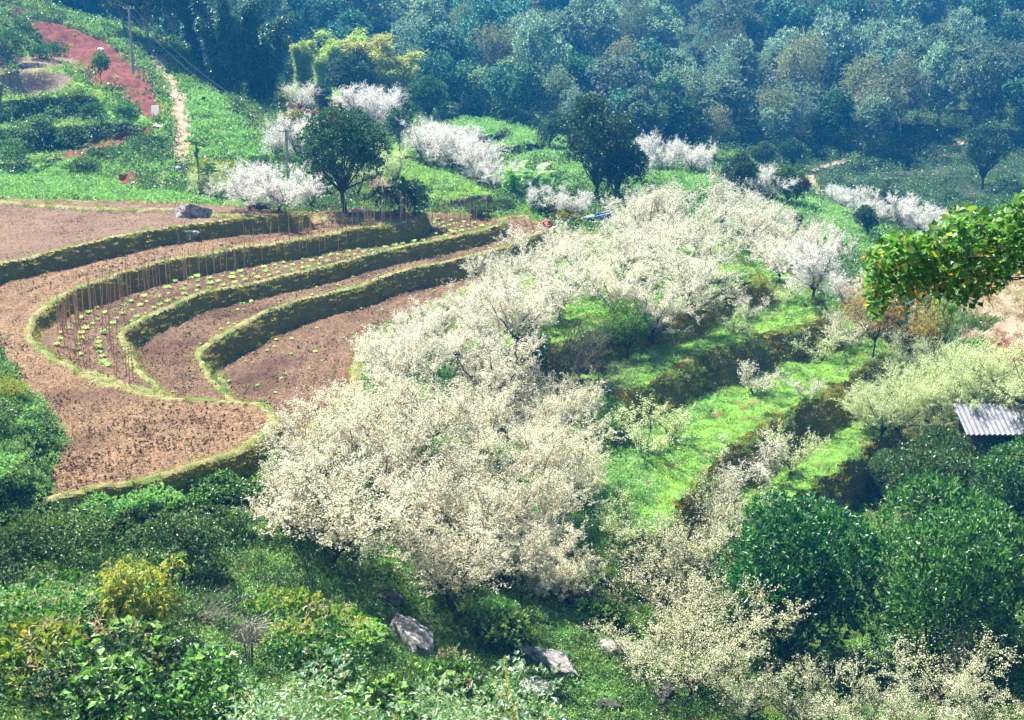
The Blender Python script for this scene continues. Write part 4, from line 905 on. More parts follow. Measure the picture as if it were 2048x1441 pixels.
r2 = np.random.default_rng(12)
Yr = 196.0
while Yr < 345 and len(pos) < 296:
    sp = 7.6 + (Yr - 196) * .035
    x0 = -.41 * Yr - r2.random() * 5
    while x0 < .41 * Yr:
        pos.append((x0 + r2.uniform(-2.5, 2.5), Yr + r2.uniform(-3, 3))); x0 += sp * r2.uniform(.85, 1.25)
    Yr += sp * .98
keep = []
for x, y in pos:
    if gclass(x, y) not in (FOREST, HILL): continue
    if x < -.235 * y and y < 205: continue
    if 590 < 1024 + FP * x / y * .97 < 840 and y < 218: continue
    keep.append((x, y))
print('forest', len(keep))
for x, y in keep[:292]:
    q = fbm(np.array([x * .03]), np.array([y * .03]), 2, 7)[0]
    pool = [v for v in FV if (v[0] == 'slender_tree') == (r2.random() < .30 + q * .6)]
    nm, t, c, lab = pool[int(r2.integers(len(pool)))]
    s = r2.uniform(.7, 1.25)
    qx = 1024 + FP * x / y * .97; cols = [(560, 'behind the dark bamboo'), (800, 'behind the yellow bamboo'), (960, 'above the compact emerald tree'), (1110, 'above the green valley terraces'), (1260, 'behind the tall dark tree'), (1430, 'behind the dark broad tree'), (1600, 'above the distant plum row'), (1800, 'above the far path'), (2600, 'near the right edge')]
    colw = next(b for a, b in cols if qx < a); band = ('at the foot of' if y < 215 else 'low on' if y < 240 else 'midway up' if y < 270 else 'high on' if y < 300 else 'topmost on')
    adj = 'tall ' if s > 1.08 else 'small ' if s < .82 else ''
    lab = adj + {'dense bl': 'dense bluish tree', 'pale gre': 'pale green tree', 'loose pa': 'loose pale-limbed tree', 'brownish': 'brownish thin-leaved tree'}[lab[:8]] + ' ' + band + ' the far slope ' + colw
    thing(nm, (x, y, float(ground(x, y)[0]) - .2), [('trunk', t), ('crown', c)], lab, 'tree', 'trees of the wooded far slope', r2.random() * 6.28, (s * r2.uniform(.7, 1.3), s * r2.uniform(.7, 1.3), s * r2.uniform(.8, 1.3)))
# trees at the edge of the woods and behind the left hillside
LE = 'mid green tree at the foot of the woods, beyond the green valley terraces'
for px, py, h in [(930, 232, 8), (975, 238, 7), (1020, 248, 8.5), (1065, 255, 8), (1110, 262, 8), (1150, 290, 7), (1240, 300, 8), (1285, 310, 8), (880, 215, 8), (840, 200, 8), (1430, 320, 7), (1560, 310, 7), (1600, 300, 7.5), (1640, 290, 6), (800, 215, 7)]:
    nm, t, c, lab = FV[int(r2.integers(len(FV)))]
    tree('valley_tree', px, py, h, [('trunk', t), ('crown', c)], which('mid green woodland-edge tree', px, py - 50), 'tree', 'trees along the foot of the woods', 11)
darkc = with_mat(FT[0][1], 'crown', M['leaf_dark']); darkc2 = with_mat(FT[3][1], 'crown', M['leaf_mid'])
LH = 'tall dark tree in the shade behind the top of the footpath'
for px, py, h in [(300, 92, 15), (250, 70, 13), (215, 50, 12), (345, 95, 13), (180, 20, 12), (380, 100, 14), (140, 0, 12), (420, 110, 12), (500, 130, 12), (560, 150, 10), (110, -20, 12)]:
    tree('shade_tree', px, py, h, [('trunk', FT[0][0]), ('crown', darkc if r2.random() < .6 else darkc2)], LH, 'tree', 'dark trees behind the hilltop path', 11, sx=.8)
print('FOREST', round(time.time() - T_START, 1))

# ------------------------------------------------------------------ bananas, papaya
def banana_leaf(r, L, Wd, arch):
    n = 9; Q = []
    p = np.zeros(3); ang = R(62); pts = []; 
    for i in range(n + 1):
        pts.append(p.copy()); p = p + np.array([math.cos(ang), 0, math.sin(ang)]) * L / n; ang -= arch / n * (1 + i * .12)
    for s in (-1, 1):
        for i in range(n):
            w0 = Wd * math.sin(math.pi * min(1, (i + .35) / n) ** .8) * .5; w1 = Wd * math.sin(math.pi * min(1, (i + 1.3) / (n + .4)) ** .8) * .5
            j = r.uniform(-.05, .05); a, b = pts[i], pts[i + 1]; gap = (b - a) * .06
            Q.append([a + gap, b, b + np.array([j, s * w1, -.22 * w1 + r.uniform(-.05, .05)]), a + gap + np.array([j, s * w0, -.22 * w0])])
    A = Acc(); A.quads(np.array(Q)); return A.mesh('leaf', [M['leaf_banana']])
rb = np.random.default_rng(5)
BL = [banana_leaf(rb, L, w, a) for L, w, a in [(2.4, .62, 1.6), (2.1, .6, 2.3), (2.6, .6, 1.2), (1.9, .55, 2.8)]]
st = Acc(); st.tubes([((0, 0, 0), (.03, 0, .9), .13, .11), ((.03, 0, .9), (.02, .02, 1.0), .11, .07)], 7); bst = st.mesh('stem', [M['leaf_new']])
def banana(px, py, s, n, label, loc=None):
    o = thing('banana_plant', loc or at(px, py), [('stem', bst)], label, 'banana plant', None, rb.random() * 6, s)
    for i in range(n):
        c = link('leaf', BL[int(rb.integers(4))], o, (0, 0, .85 + rb.uniform(-.15, .15))); c.rotation_euler = (0, rb.uniform(-.35, .45), i * 6.28 / n * 1.6 + rb.uniform(-.3, .3)); q = rb.uniform(.75, 1.1); c.scale = (q, q, q)
for px, py, s, n, lab in [(1028, 400, 1.5, 10, 'leftmost banana plant of the clump below the green terraces'), (1066, 402, 1.65, 11, 'largest banana plant in the middle of the clump'), (1100, 405, 1.45, 10, 'right-hand banana plant of the clump'), (1050, 405, 1.1, 8, 'low banana plant in front of the clump'),
        (1035, 250, 1.5, 7, 'yellowish banana plant on the skyline of the green terraces'), (1090, 262, 1.4, 7, 'pale banana plant right of the yellowish one'), (880, 280, 1.1, 6, 'banana plant among the pale plums by the green terraces'), (900, 300, 1.0, 6, 'low banana plant below the terrace edge among pale plums'),
        (1262, 350, 1.3, 6, 'single banana plant right of the tall dark tree'), (1625, 505, 1.3, 8, 'banana plant behind the white blossom on the right'), (1675, 500, 1.2, 8, 'banana plant with drooping bluish leaves next to the dark gap'), (1650, 520, 1.0, 7, 'low banana plant between its two neighbours behind the blossom'),
        (1200, 1165, .28, 4, 'tiny pale-leaved plant among the weeds above the boulder')]:
    banana(px, py, s, n, lab)
def papaya(px, py, h, label):
    A = Acc(); segs = []; branch(segs, np.zeros(3), (0, 0, 1), h, .09, .06, 5, rb, .03); A.tubes(segs, 6); tm = A.mesh('trunk', [M['bark_grey']])
    o = thing('papaya_tree', at(px, py), [('trunk', tm)], label, 'papaya tree'); top = segs[-1][1]
    B = Acc(); stalk = []; Q = []
    for i in range(16):
        a = i * 2.4; inc = R(rb.uniform(20, 100)); d = np.array([math.cos(a) * math.sin(inc), math.sin(a) * math.sin(inc), math.cos(inc)])
        e = top + d * rb.uniform(.5, .8); stalk.append((top, e, .015, .01))
        k = 8; aa = np.arange(k) * 6.28 / k; D = np.stack([np.cos(aa), np.sin(aa), np.full(k, -.25)], 1); Q.append(leaf_quads(np.repeat(e[None], k, 0), D, .34, .16, rb))
    B.tubes(stalk, 3); B.quads(np.concatenate(Q)); link('crown', B.mesh('crown', [M['leaf_new']]), o)
    Fm = Acc(); Fm.tubes([(top + np.array([math.cos(q) * .12, math.sin(q) * .12, -.2 - .1 * q]), top + np.array([math.cos(q) * .13, math.sin(q) * .13, -.42 - .1 * q]), .05, .07) for q in range(6)], 6)
    link('fruit', Fm.mesh('fruit', [M['leaf_mid']]), o)
papaya(401, 398, 3.9, 'tall papaya tree with a bare stem beside the bend of the path')
papaya(418, 402, 2.2, 'short papaya tree at the foot of the tall one')
papaya(5, 250, 3.0, 'papaya tree at the left edge on the bushy terrace')

# ------------------------------------------------------------------ shrubs
def shrub(name, px, py, w, h, n, L, Wd, mat, label, seed, ymin=22, cat='bush', loc=None, mix=None, **k):
    Q = bush_mesh(seed, w, h, n, L, Wd, **k); mats = [M[mat]]
    if mix:
        r = np.random.default_rng(seed + 5); bl_ = lumpy(r, w, h * 1.06, h * .45, 7, 1, .5)
        for q_, (mm, kk, l_, w_) in enumerate(mix): Q.quads(blob_leaves(bl_[q_ % 3::2] , max(int(n * kk) // 3, 3), l_, w_, r, 3, .75, .15), q_ + 1); mats.append(M[mm])
    me = Q.mesh('foliage', mats)
    A = Acc(); sg = []
    for i in range(6): branch(sg, np.array([0, 0, -.1]), rot_towards(np.array([0, 0, 1.]), R(rb.uniform(5, 50)), rb), h * .6, .025, .01, 3, rb)
    A.tubes(sg, 4)
    return thing(name, loc or at(px, py, ymin), [('stem', A.mesh('stem', [M['bark_dark']])), ('foliage', me)], label, cat, None, rb.random() * 6.28)
shrub('leafy_bush', 360, 1165, 3.2, 2.5, 6500, .12, .075, 'weed', 'rounded emerald bush on the slope under the lowest ploughed field', 401)
shrub('leafy_bush', 430, 1075, 2.8, 1.6, 3800, .12, .07, 'weed', 'low bush hanging over the bank above the rounded emerald bush', 402)
for px, py, w, h, mt, lab, sd in [(215, 1052, 2.2, 1.0, 'weed_light', 'pale green bush on the shaded bank left of the bund curve', 486), (120, 1062, 2.2, 1.1, 'weed', 'bush under the lower left corner of the lobe', 487), (285, 1035, 1.8, .9, 'leaf_yellow', 'yellowish bush on the shaded bank under the lobe', 488), (1130, 1180, 2.4, 1.3, 'weed_light', 'light bush under the right end of the cream blossom', 489), (980, 1250, 2.4, 1.1, 'weed_light', 'light weeds around the foot of the cream plum trees', 490)]:
    shrub('leafy_bush', px, py, w, h, int(1300 * w), .12, .07, mt, lab, sd)
shrub('leafy_bush', 545, 1020, 2.6, 1.7, 3200, .12, .07, 'weed', 'bush at the bank corner beside the first cream plum branches', 403)
shrub('leafy_bush', 230, 1085, 2.8, 1.2, 2600, .11, .06, 'leaf_mid', 'low bush draped along the bank left of centre', 404)
shrub('leafy_bush', 120, 1130, 3.4, 2.2, 4200, .12, .07, 'weed', 'broad dark bush at the left under the bund', 405)
shrub('leafy_bush', 10, 1170, 3.4, 2.4, 4200, .13, .08, 'leaf_mid', 'dark bush cut by the left edge under the bund', 406)
shrub('leafy_bush', 605, 960, 2.0, 1.2, 1800, .11, .06, 'weed_light', 'light green bush just under the rim of the lowest field', 407)
for px, py, w, h, mt, lab, sd in [(150, 1075, 2.2, 1.1, 'weed', 'bush under the bund at the lower left of the ploughed lobe', 480), (315, 1050, 2.2, 1.2, 'weed_light', 'light bush hanging under the middle of the curved bund', 481), (455, 1010, 2.4, 1.4, 'weed', 'bush on the bank below the right part of the curved bund', 482), (390, 1040, 2.4, 1.4, 'weed', 'leafy bush in the middle of the bank under the curved bund', 483), (545, 965, 2.0, 1.2, 'weed_light', 'fresh bush just under the rounded tip of the lobe', 484), (60, 1090, 2.6, 1.3, 'weed', 'bush below the bund near the left edge', 485)]:
    shrub('leafy_bush', px, py, w, h, int(1300 * w), .12, .07, mt, lab, sd)
shrub('leafy_bush', -15, 870, 2.6, 1.4, 3200, .11, .07, 'weed', 'bushy growth covering the mound left of the ploughed lobe', 408)
shrub('mustard_plant', 5, 800, 2.2, 1.2, 2600, .08, .05, 'leaf_yellow', 'yellow flowering mustard on the mound at the left edge', 409, cat='plant')
shrub('leafy_bush', -20, 965, 2.0, 1.0, 2200, .11, .06, 'weed_light', 'fresh green growth at the foot of the mound by the field', 410)
for px, py, w, h, mt, lab, sd in [(60, 1290, 4.0, 1.8, 'weed_light', 'wide light-leaved thicket at the lower left', 411), (230, 1270, 3.4, 1.5, 'weed', 'thicket in front of the yellow sapling', 412), (60, 1400, 3.6, 1.7, 'weed', 'dark thicket in the bottom left corner', 413),
        (200, 1450, 3.4, 2.1, 'leaf_dark', 'dark leafy thicket at the bottom left of centre', 414), (330, 1400, 3.0, 2.2, 'leaf_dark', 'dark vine-covered bush below the yellow sapling', 415), (420, 1440, 2.8, 1.5, 'weed', 'low thicket under the dead brush', 416),
        (640, 1370, 3.6, 1.7, 'weed', 'green thicket below the big pale boulder', 417), (760, 1440, 3.6, 1.5, 'leaf_mid', 'dark green thicket at the bottom centre', 418), (700, 1300, 2.8, 1.1, 'weed_light', 'light green ground thicket left of the big boulder', 419), (900, 1380, 2.6, 1.3, 'weed', 'thicket between the two pale boulders', 420),
        (560, 1250, 2.6, 1.0, 'weed_light', 'low bright thicket beside the dried bundle', 421), (1000, 1290, 2.4, 1.1, 'weed', 'thicket below the forked plum trunk', 422), (1210, 1250, 2.2, 1.2, 'weed', 'green bush behind the flat ledge boulder', 423), (1000, 1430, 2.2, 1.2, 'weed', 'thicket beneath the shelf boulder', 424)]:
    shrub('thicket', px, py, w, h * (.8 + .5 * ((sd * 7) % 5) / 5), int(1150 * w), .13, .08, mt, lab, sd, mix=[('leaf_new' if sd % 2 else 'weed_light', .10, .24, .2), ('blade_dry' if sd % 3 == 0 else 'leaf_mid', .10, .2, .04), ('leaf_yellow' if sd % 4 == 1 else 'weed', .08, .18, .12)], lump=.33, nl=16)
for px, py, w, h, mt, lab, sd in [(215, 318, 3.2, 1.1, 'weed', 'bushes along the bank under the narrow red strip', 430), (285, 292, 3.0, 1.1, 'weed', 'bushes on the bank below the white sign', 431), (165, 350, 3.2, 1.5, 'weed', 'bush at the lower end of the bushy bank', 432),
        (90, 255, 3.0, 1.2, 'weed', 'bushy growth on the left terrace', 433), (190, 240, 3.0, 1.6, 'leaf_mid', 'dark bushes below the red slope', 434), (25, 315, 3.2, 1.6, 'weed', 'bushes above the pale green terrace at the left edge', 435), (245, 232, 2.6, 1.2, 'weed', 'bush bank left of the red cut', 436),
        (20, 110, 5, 2.6, 'leaf_mid', 'dark bush on the upper left terrace', 437), (100, 120, 4, 2, 'leaf_mid', 'dark bush beside the top of the red slope', 438), (1000, 430, 2.6, 1.3, 'leaf_mid', 'dark bush behind the end of the staked field', 439), (960, 432, 2.4, 1.0, 'leaf_mid', 'low dark bush at the foot of the cliff', 440),
        (1090, 440, 2.2, 2.2, 'leaf_mid', 'dark upright shrub behind the red bag', 441), (1130, 448, 2.4, 1.2, 'leaf_yellow', 'yellow-green shrub left of the blue trough', 442), (1150, 445, 1.4, 1.9, 'leaf_mid', 'narrow dark shrub touching the blue trough', 443),
        (803, 428, 3.6, 2.7, 'leaf_dark', 'rounded dark green bush behind the stakes, right of the round tree', 454), (640, 405, 2.6, 2.4, 'leaf_dark', 'dark leafy bush under the left side of the round tree', 455), (835, 425, 2.4, 2.0, 'leaf_dark', 'dark bush touching the rounded one behind the stakes', 456),
        (555, 225, 4, 2.6, 'leaf_yellow', 'yellow-green bush below the dark bamboo', 444), (590, 260, 3, 2.0, 'leaf_yellow', 'yellow-green bush above the top of the pole', 445), (640, 262, 2.6, 1.6, 'leaf_orange', 'orange-tinged bush on the brown field', 446), (430, 365, 3.6, 2.0, 'leaf_yellow', 'yellowish bush behind the papaya trees', 447),
        (520, 340, 2.6, 1.3, 'leaf_mid', 'dark bush on the slope left of the white plums', 448), (480, 385, 2.5, 1.3, 'weed', 'bush left of the bright white plums', 449), (1230, 880, 1.8, 1.0, 'weed', 'green clump on the slope under the terrace tip', 450), (1170, 730, 2.6, 1.7, 'leaf_mid', 'dark bush behind the bare grey branches', 451), (1070, 715, 2.4, 1.2, 'weed', 'green clump under the orchard tree with the forked trunk', 452), (1600, 1420, 2.4, 1.3, 'leaf_mid', 'dark bush under the evergreen trees', 453), (1790, 650, 4.5, 3.2, 'leaf_mid', 'green thicket below the big-leaved vines', 457), (1850, 615, 4.5, 3.0, 'leaf_orange', 'golden thicket on the slope behind the big-leaved vines', 458), (1900, 575, 4.5, 2.6, 'weed', 'green bush at the top of the dry slope', 459), (2000, 560, 3.5, 1.4, 'weed_light', 'low bush on the dry slope under the vines', 462)]:
    shrub('bush', px, py, w, h, int(1100 * w), .17, .1, mt, lab, sd)
T_, Q_ = tree_meshes(460, 1.9, 3.0, .8, 2200, .2, .12, 8, .5, trunk_r=.05)
tree('small_tree', 203, 168, 3.0, TM(T_, Q_, 'bark_dark', 'leaf_new'), 'small bright tree standing against the red soil slope', h0=3.0)
T_, Q_ = tree_meshes(461, 2.0, 2.5, .6, 1500, .24, .07, 8, .5, trunk_r=.03, shell=.3, droop=.5)
tree('yellow_sapling', 305, 1290, 2.7, TM(T_, Q_, 'bark_grey', 'leaf_yellow'), 'sapling with long drooping yellow leaves in the lower left', h0=2.5)
T_, Q_ = tree_meshes(462, 3.8, 5.2, 1.2, 3000, .22, .055, 14, .5, trunk_r=.06, shell=.3, droop=.3, forks=10)
tree('yellow_sapling', 1745, 720, 5.4, TM(T_, Q_, 'bark_dark', 'leaf_orange'), 'open sapling with long golden orange leaves right of the grass terraces', h0=5.2)
tree('yellow_sapling', 1840, 735, 4.2, TM(T_, Q_, 'bark_dark', 'leaf_orange'), 'second golden-leaved sapling beneath the overhanging vines', h0=5.2)
# pale-leaved foreground shrub and grass plumes near the camera
for X, Y, w, h, lab, sd in [(-.9, 11.5, 1.5, 1.6, 'pale silvery-leaved shrub at the bottom edge left of the grass plumes', 470), (.1, 11.2, 1.6, 1.75, 'pale silvery-leaved shrub at the bottom edge around the grass plumes', 471), (-2.0, 12.0, 1.6, 1.5, 'pale silvery-leaved shrub furthest left along the bottom edge', 472)]:
    zg = float(ground(X, Y)[0]); top = 20 + (12 - Y) * .0 - Y * .545
    shrub('silvery_shrub', 0, 0, w, (top - zg) * 1.2, 3600, .07, .032, 'leaf_pale', lab, sd, loc=(X, Y, zg), shell=.3)
Qp = np.concatenate([blades(rp, 46, .15, 1.5, .02, .35, .5)])
gm = proto('blades', Qp, M['blade']).data
pm = proto('plume', np.concatenate([leaf_quads(np.array([[.1 * k + .004 * i * k, .02 * k, 1.1 + .016 * i] for i in range(28)]), rp.normal(size=(28, 3)) * .5 + np.array([.2, 0, .8]), .06, .012, rp) for k in (-2, -1, 1, 2)]), M['leaf_orange']).data
def gtuft(px, py, s, lab, Y=None, plume=True):
    if Y: x, y, z = atY(px, py, Y); loc = (x, y, float(ground(x, y)[0]))
    else: loc = at(px, py)
    thing('grass_clump', loc, [('blades', gm)] + ([('plume', pm)] if plume else []), lab, 'grass clump', None, rng.random() * 6, s)
gtuft(1020, 1400, 1.15, 'tall grass with tan seed plumes at the bottom edge', Y=11.0)
gtuft(1370, 1440, 1.1, 'arching grass clump with brown plumes at the bottom right of centre', Y=30)
gtuft(1385, 985, 1.1, 'tall green grass tuft on the terrace edge right of the cream plums', plume=False)
gtuft(1540, 1440, .9, 'green grass clump at the bottom edge before the evergreens', plume=False)
gtuft(125, 200, 1.6, 'long pale reeds on the left terrace', plume=False)
gtuft(150, 205, 1.5, 'long arching reeds beside the small bright tree', plume=False)
print('SHRUBS', round(time.time() - T_START, 1))

# ------------------------------------------------------------------ vine with big leaves, on a leaning tree right of the camera
def hexleaf(r, s):
    pts = np.array([[0, -.15, 0], [.45, .05, .08], [.5, .5, .04], [0, 1.05, -.22], [-.5, .5, .04], [-.45, .05, .08]]) * s
    pts[:, 2] += r.normal(size=6) * .04 * s
    return pts
vl = [mesh_from('leaf', hexleaf(rb, s), [0, 1, 2, 3, 4, 5], 6, [M['leaf_vine']]) for s in (.085, .105, .125)]
vl += [with_mat(vl[0], 'leaf', M['leaf_new']), with_mat(vl[1], 'leaf', M['leaf_yellow'])]
vy = 17.0; vt = atY(2200, 600, vy); gx, gy = 8.6, 17.6; gz = float(ground(gx, gy)[0])
vine = bpy.data.objects.new('vine', None); C.objects.link(vine); vine.location = (gx, gy, gz)
tag(vine, 'mass of bright round-leaved vines reaching in from the right edge', 'vine')
sg = []; tp = np.array(atY(2330, 470, vy)) - np.array([gx, gy, gz])
def limb(a, b, r0, r1, n=6, sag=.2):
    a = np.array(a, float); b = np.array(b, float); p = a
    for i in range(n):
        t = (i + 1) / n; q = a + (b - a) * t + np.array([0, 0, -sag * math.sin(t * math.pi) * .5]) + rb.normal(size=3) * .05
        sg.append((p, q, r0 + (r1 - r0) * i / n, r0 + (r1 - r0) * (i + 1) / n)); p = q
limb((0, 0, 0), tp + np.array([.3, 0, -.4]), .12, .07, 6, 0)
org = np.array([gx, gy, gz]); hub = tp + np.array([.3, 0, -.4])
tops = [(1790, 500), (1760, 540), (1850, 470), (1930, 430), (2000, 410), (2060, 400), (1880, 560), (1960, 500), (2040, 480), (1830, 545), (1990, 560), (1950, 455), (1890, 505)]
for px, py in tops:
    b = np.array(atY(px, py, vy + rb.uniform(-.9, .9))) - org; limb(hub, b, .022, .006, 6, .15)
A = Acc(); A.tubes(sg, 5); link('stem', A.mesh('stem', [M['bark_grey']]), vine)
def vine_pt():
    while True:
        px = rb.uniform(1735, 2120); f = (px - 1735) / 313
        lo = 512 - 112 * min(f, 1.1) ** .8 + 14 * math.sin(px * .045); hi = 585 - 45 * f + 22 * math.sin(px * .03)
        py = rb.uniform(lo - 8, hi)
        if rb.random() < (.95 if py < lo + 50 else .5) * (.5 + .5 * (math.sin(px * .11) * math.sin(py * .13 + px * .03) > -.55)): return px, py
for i in range(285):
    px, py = vine_pt(); p = np.array(atY(px, py, vy + rb.uniform(-1.1, .8))) - org
    o = link('leaf', vl[int(rb.choice(5, p=[.3, .25, .2, .17, .08]))], vine, p); o.rotation_euler = (rb.normal() * .6 + .35, rb.normal() * .5, rb.random() * 6.28)
P = []; D = []
for i in range(4600):
    px, py = vine_pt(); py += rb.uniform(-5, 45); P.append(np.array(atY(px, py, vy + rb.uniform(-.9, 1.3))) - org); D.append(rb.normal(size=3) + np.array([0, 0, -.2]))
A = Acc(); A.quads(leaf_quads(np.array(P), np.array(D), .105, .085, rb)); o = link('foliage', A.mesh('foliage', [M['leaf_vine']]), vine); o['kind'] = 'stuff'
P = []; D = []
for i in range(1100):
    px = rb.uniform(1735, 1990); py = rb.uniform(505, 505 + 150 * rb.random() ** .8) - (px - 1740) * .1; P.append(np.array(atY(px, py, vy + rb.uniform(-.6, 1.2))) - org); D.append(rb.normal(size=3) * .7 + np.array([0, 0, -.9]))
A = Acc(); A.quads(leaf_quads(np.array(P), np.array(D), .14, .028, rb)); o = link('hanging_leaves', A.mesh('hanging_leaves', [M['leaf_orange']]), vine); o['kind'] = 'stuff'

# ------------------------------------------------------------------ rocks
def rock(px, py, sx, sy, sz, label, rz=0, seed=0, mat='rock', sink=.42, name='boulder', loc=None, tilt=(0, 0), top=.6):
    import bmesh
    bm = bmesh.new(); bmesh.ops.create_icosphere(bm, subdivisions=5, radius=1)
    r = np.random.default_rng(seed); dirs = unit(r.normal(size=(16, 3))); dirs[0] = (0, 0, 1); dirs[1] = (.1, 0, -1); offs = r.uniform(.55, .95, 16); offs[0] = top
    co = np.array([v.co[:] for v in bm.verts]); n = unit(co); t = np.ones(len(n)) * 1.2
    for d, o_ in zip(dirs, offs):
        c = n @ d; t = np.minimum(t, np.where(c > .05, o_ / np.maximum(c, .05), 9))
    t = t * (1 + (.24 * fbm(n[:, 0] * 3 + n[:, 2] * 2.4, n[:, 1] * 3 - n[:, 2] * 2, 5, seed)))
    co = n * t[:, None] * np.array([sx, sy, sz])
    for v, c in zip(bm.verts, co): v.co = c
    me = bpy.data.meshes.new(name); bm.to_mesh(me); bm.free(); me.materials.append(M[mat])
    for p in me.polygons: p.use_smooth = False
    o = link(name, me, None, loc or at(px, py)); o.location.z += sz * (1 - sink) - sz * .3; o.rotation_euler = (tilt[0], tilt[1], rz); tag(o, label, 'rock')
    return o
rock(820, 1290, 1.35, .8, .62, 'long pale boulder lying diagonally under the cream plum trees', -.6, 1, sink=.3, tilt=(-.15, .3))
rock(1105, 1330, 1.0, .7, .42, 'flat pale shelf boulder with a dark hollow beneath it', -.25, 2, tilt=(-.2, .2))
rock(1240, 1310, 1.15, .8, .5, 'flat ledge boulder half hidden by plum twigs', .1, 3, tilt=(-.2, .1))
rock(1160, 1215, .7, .6, .6, 'dark upright rock above the shelf boulder', .3, 4, 'darkrock')
rock(1060, 1400, .7, .5, .4, 'pale rock below the shelf boulder near the bottom edge', .8, 5)
rock(1215, 1420, .6, .4, .4, 'small dark rock near the bottom edge in the gully', .4, 6, 'darkrock')
rock(1320, 1400, .7, .5, .4, 'dark rock in the gully left of the evergreens', 1.0, 7, 'darkrock')
rock(1275, 1150, .6, .4, .35, 'greyish rock under the lower tip of the bright grass', .2, 8)
rock(775, 1215, .5, .4, .5, 'dark rock face just above the long pale boulder', .2, 9, 'darkrock')
rock(388, 432, 1.0, .8, .7, 'pale weedy rock pile on the bund between the two upper fields', .1, 10, sink=.45, top=.98)
rock(385, 478, .55, .35, .4, 'grey stones half buried in the bank under ferns', .3, 11)
rock(520, 418, .95, .6, .42, 'low black hummock at the back edge of the fields', 0, 12, 'darkrock', name='rock')
rock(49, 136, .9, .6, .5, 'greyish rock on the upper left terrace edge', 0, 13)
for o in ():
    pass

# ------------------------------------------------------------------ boxes and small things
def box_into(bm, c, s, rz=0):
    import bmesh
    m = Matrix.Translation(c) @ Matrix.Rotation(rz, 4, 'Z') @ Matrix.Diagonal((s[0], s[1], s[2], 1)); bmesh.ops.create_cube(bm, size=1, matrix=m)
def bmesh_obj(name, build, mat, parent=None, loc=None, bev=0.0, smooth=False):
    import bmesh
    bm = bmesh.new(); build(bm)
    if bev: bmesh.ops.bevel(bm, geom=bm.edges[:], offset=bev, segments=2, affect='EDGES', profile=.5)
    me = bpy.data.meshes.new(name); bm.to_mesh(me); bm.free(); me.materials.append(M[mat])
    for p in me.polygons: p.use_smooth = smooth
    return link(name, me, parent, loc)
def empty(name, loc, label, cat, group=None, rz=0):
    o = bpy.data.objects.new(name, None); C.objects.link(o); o.location = loc; o.rotation_euler = (0, 0, rz); tag(o, label, cat, group); return o
def pole(px, py, h, label, arm=1.1, rz=.2, Y=None):
    loc = at(px, py) if Y is None else (atY(px, py, Y)[0], Y, float(ground(atY(px, py, Y)[0], Y)[0]))
    if Y is not None: h = atY(px, Y and py, Y)[2] - loc[2] if False else h
    o = empty('utility_pole', loc, label, 'utility pole', None, rz)
    A = Acc(); A.tubes([((0, 0, -.3), (0, 0, h * .45), .16, .135), ((0, 0, h * .45), (0, 0, h), .135, .10)], 10); link('pole', A.mesh('pole', [M['concrete']], True), o)
    bmesh_obj('crossarm', lambda bm: box_into(bm, (0, 0, h - .1), (arm, .08, .09)), 'concrete', o)
    for s in (-.46, -.15, .15, .46):
        A = Acc(); A.tubes([((s * arm, 0, h - .05), (s * arm, 0, h + .06), .03, .05), ((s * arm, 0, h + .06), (s * arm, 0, h + .13), .05, .02)], 8); link('insulator', A.mesh('insulator', [M['white']]), o)
    return Vector(loc) + Vector((0, 0, h))
p1 = pole(267, 150, 6.6, 'tall concrete power pole on the red soil slope'); 
x_, y_, z_ = atY(572, 260, 102); p2 = pole(572, 262, z_ - float(ground(x_, y_)[0]), 'concrete power pole rising out of the white plum trees', Y=102)
def wires(a, b, label, sag):
    o = empty('power_line', a, label, 'power line'); d = (b - a); side = Vector((d.y, -d.x, 0)).normalized()
    for s in (-.4, .4):
        pts = [Vector(d * (i / 24)) + side * s * 1.0 + Vector((0, 0, .1 - sag * 4 * (i / 24) * (1 - i / 24))) for i in range(25)]
        A = Acc(); A.tubes([(np.array(pts[i]), np.array(pts[i + 1]), .011, .011) for i in range(24)], 4); link('wire', A.mesh('wire', [M['wire']]), o)
wires(p1, p2, 'two thin wires sagging between the concrete poles', 1.2)
wires(p1, Vector(atY(150, -60, 175)), 'two thin wires running up and off the top of the photo', .8)
# white notice sheet on stakes, slab below it
x, y, z = at(312, 243); o = empty('notice_board', (x, y, z), 'white sheet board on two short stakes beside the footpath', 'sign')
import bmesh
bmesh_obj('board', lambda bm: box_into(bm, (0, 0, 1.0), (.68, .015, .9)), 'sheet', o, bev=.008)
for s in (-.22, .22): bmesh_obj('stake', lambda bm: box_into(bm, (s, .03, .35), (.06, .05, .9)), 'wood', o)
x, y, z = at(318, 258); o = bmesh_obj('white_slab', lambda bm: box_into(bm, (0, 0, .12), (1.0, .4, .08)), 'white', None, (x, y, z + .05), bev=.02); o.rotation_euler = (.1, .15, -.4); tag(o, 'white slab lying on the bushy bank below the board', 'slab')
def heap(name, px, py, sx, sy, sz, mat, label, cat, seed, sub=4, rough=.25, parent=None, loc=None):
    def b(bm):
        bmesh.ops.create_icosphere(bm, subdivisions=sub, radius=1)
        for v in bm.verts:
            c = v.co; k = 1 + rough * float(fbm(np.array([c.x * 2.2 + seed]), np.array([c.y * 2.2 + c.z * 1.7]), 3, seed)[0]); f = c.z if c.z > -.3 else -.3 + (c.z + .3) * .2
            v.co = Vector((c.x * sx * k, c.y * sy * k, (f + .3) * sz * k))
    o = bmesh_obj(name, b, mat, parent, loc or (at(px, py) if parent is None else None), smooth=True)
    if cat: tag(o, label, cat)
    return o
o = empty('cloth_heap', at(355, 346), 'heap of dark, blue and red cloth on the end of the path', 'cloth heap')
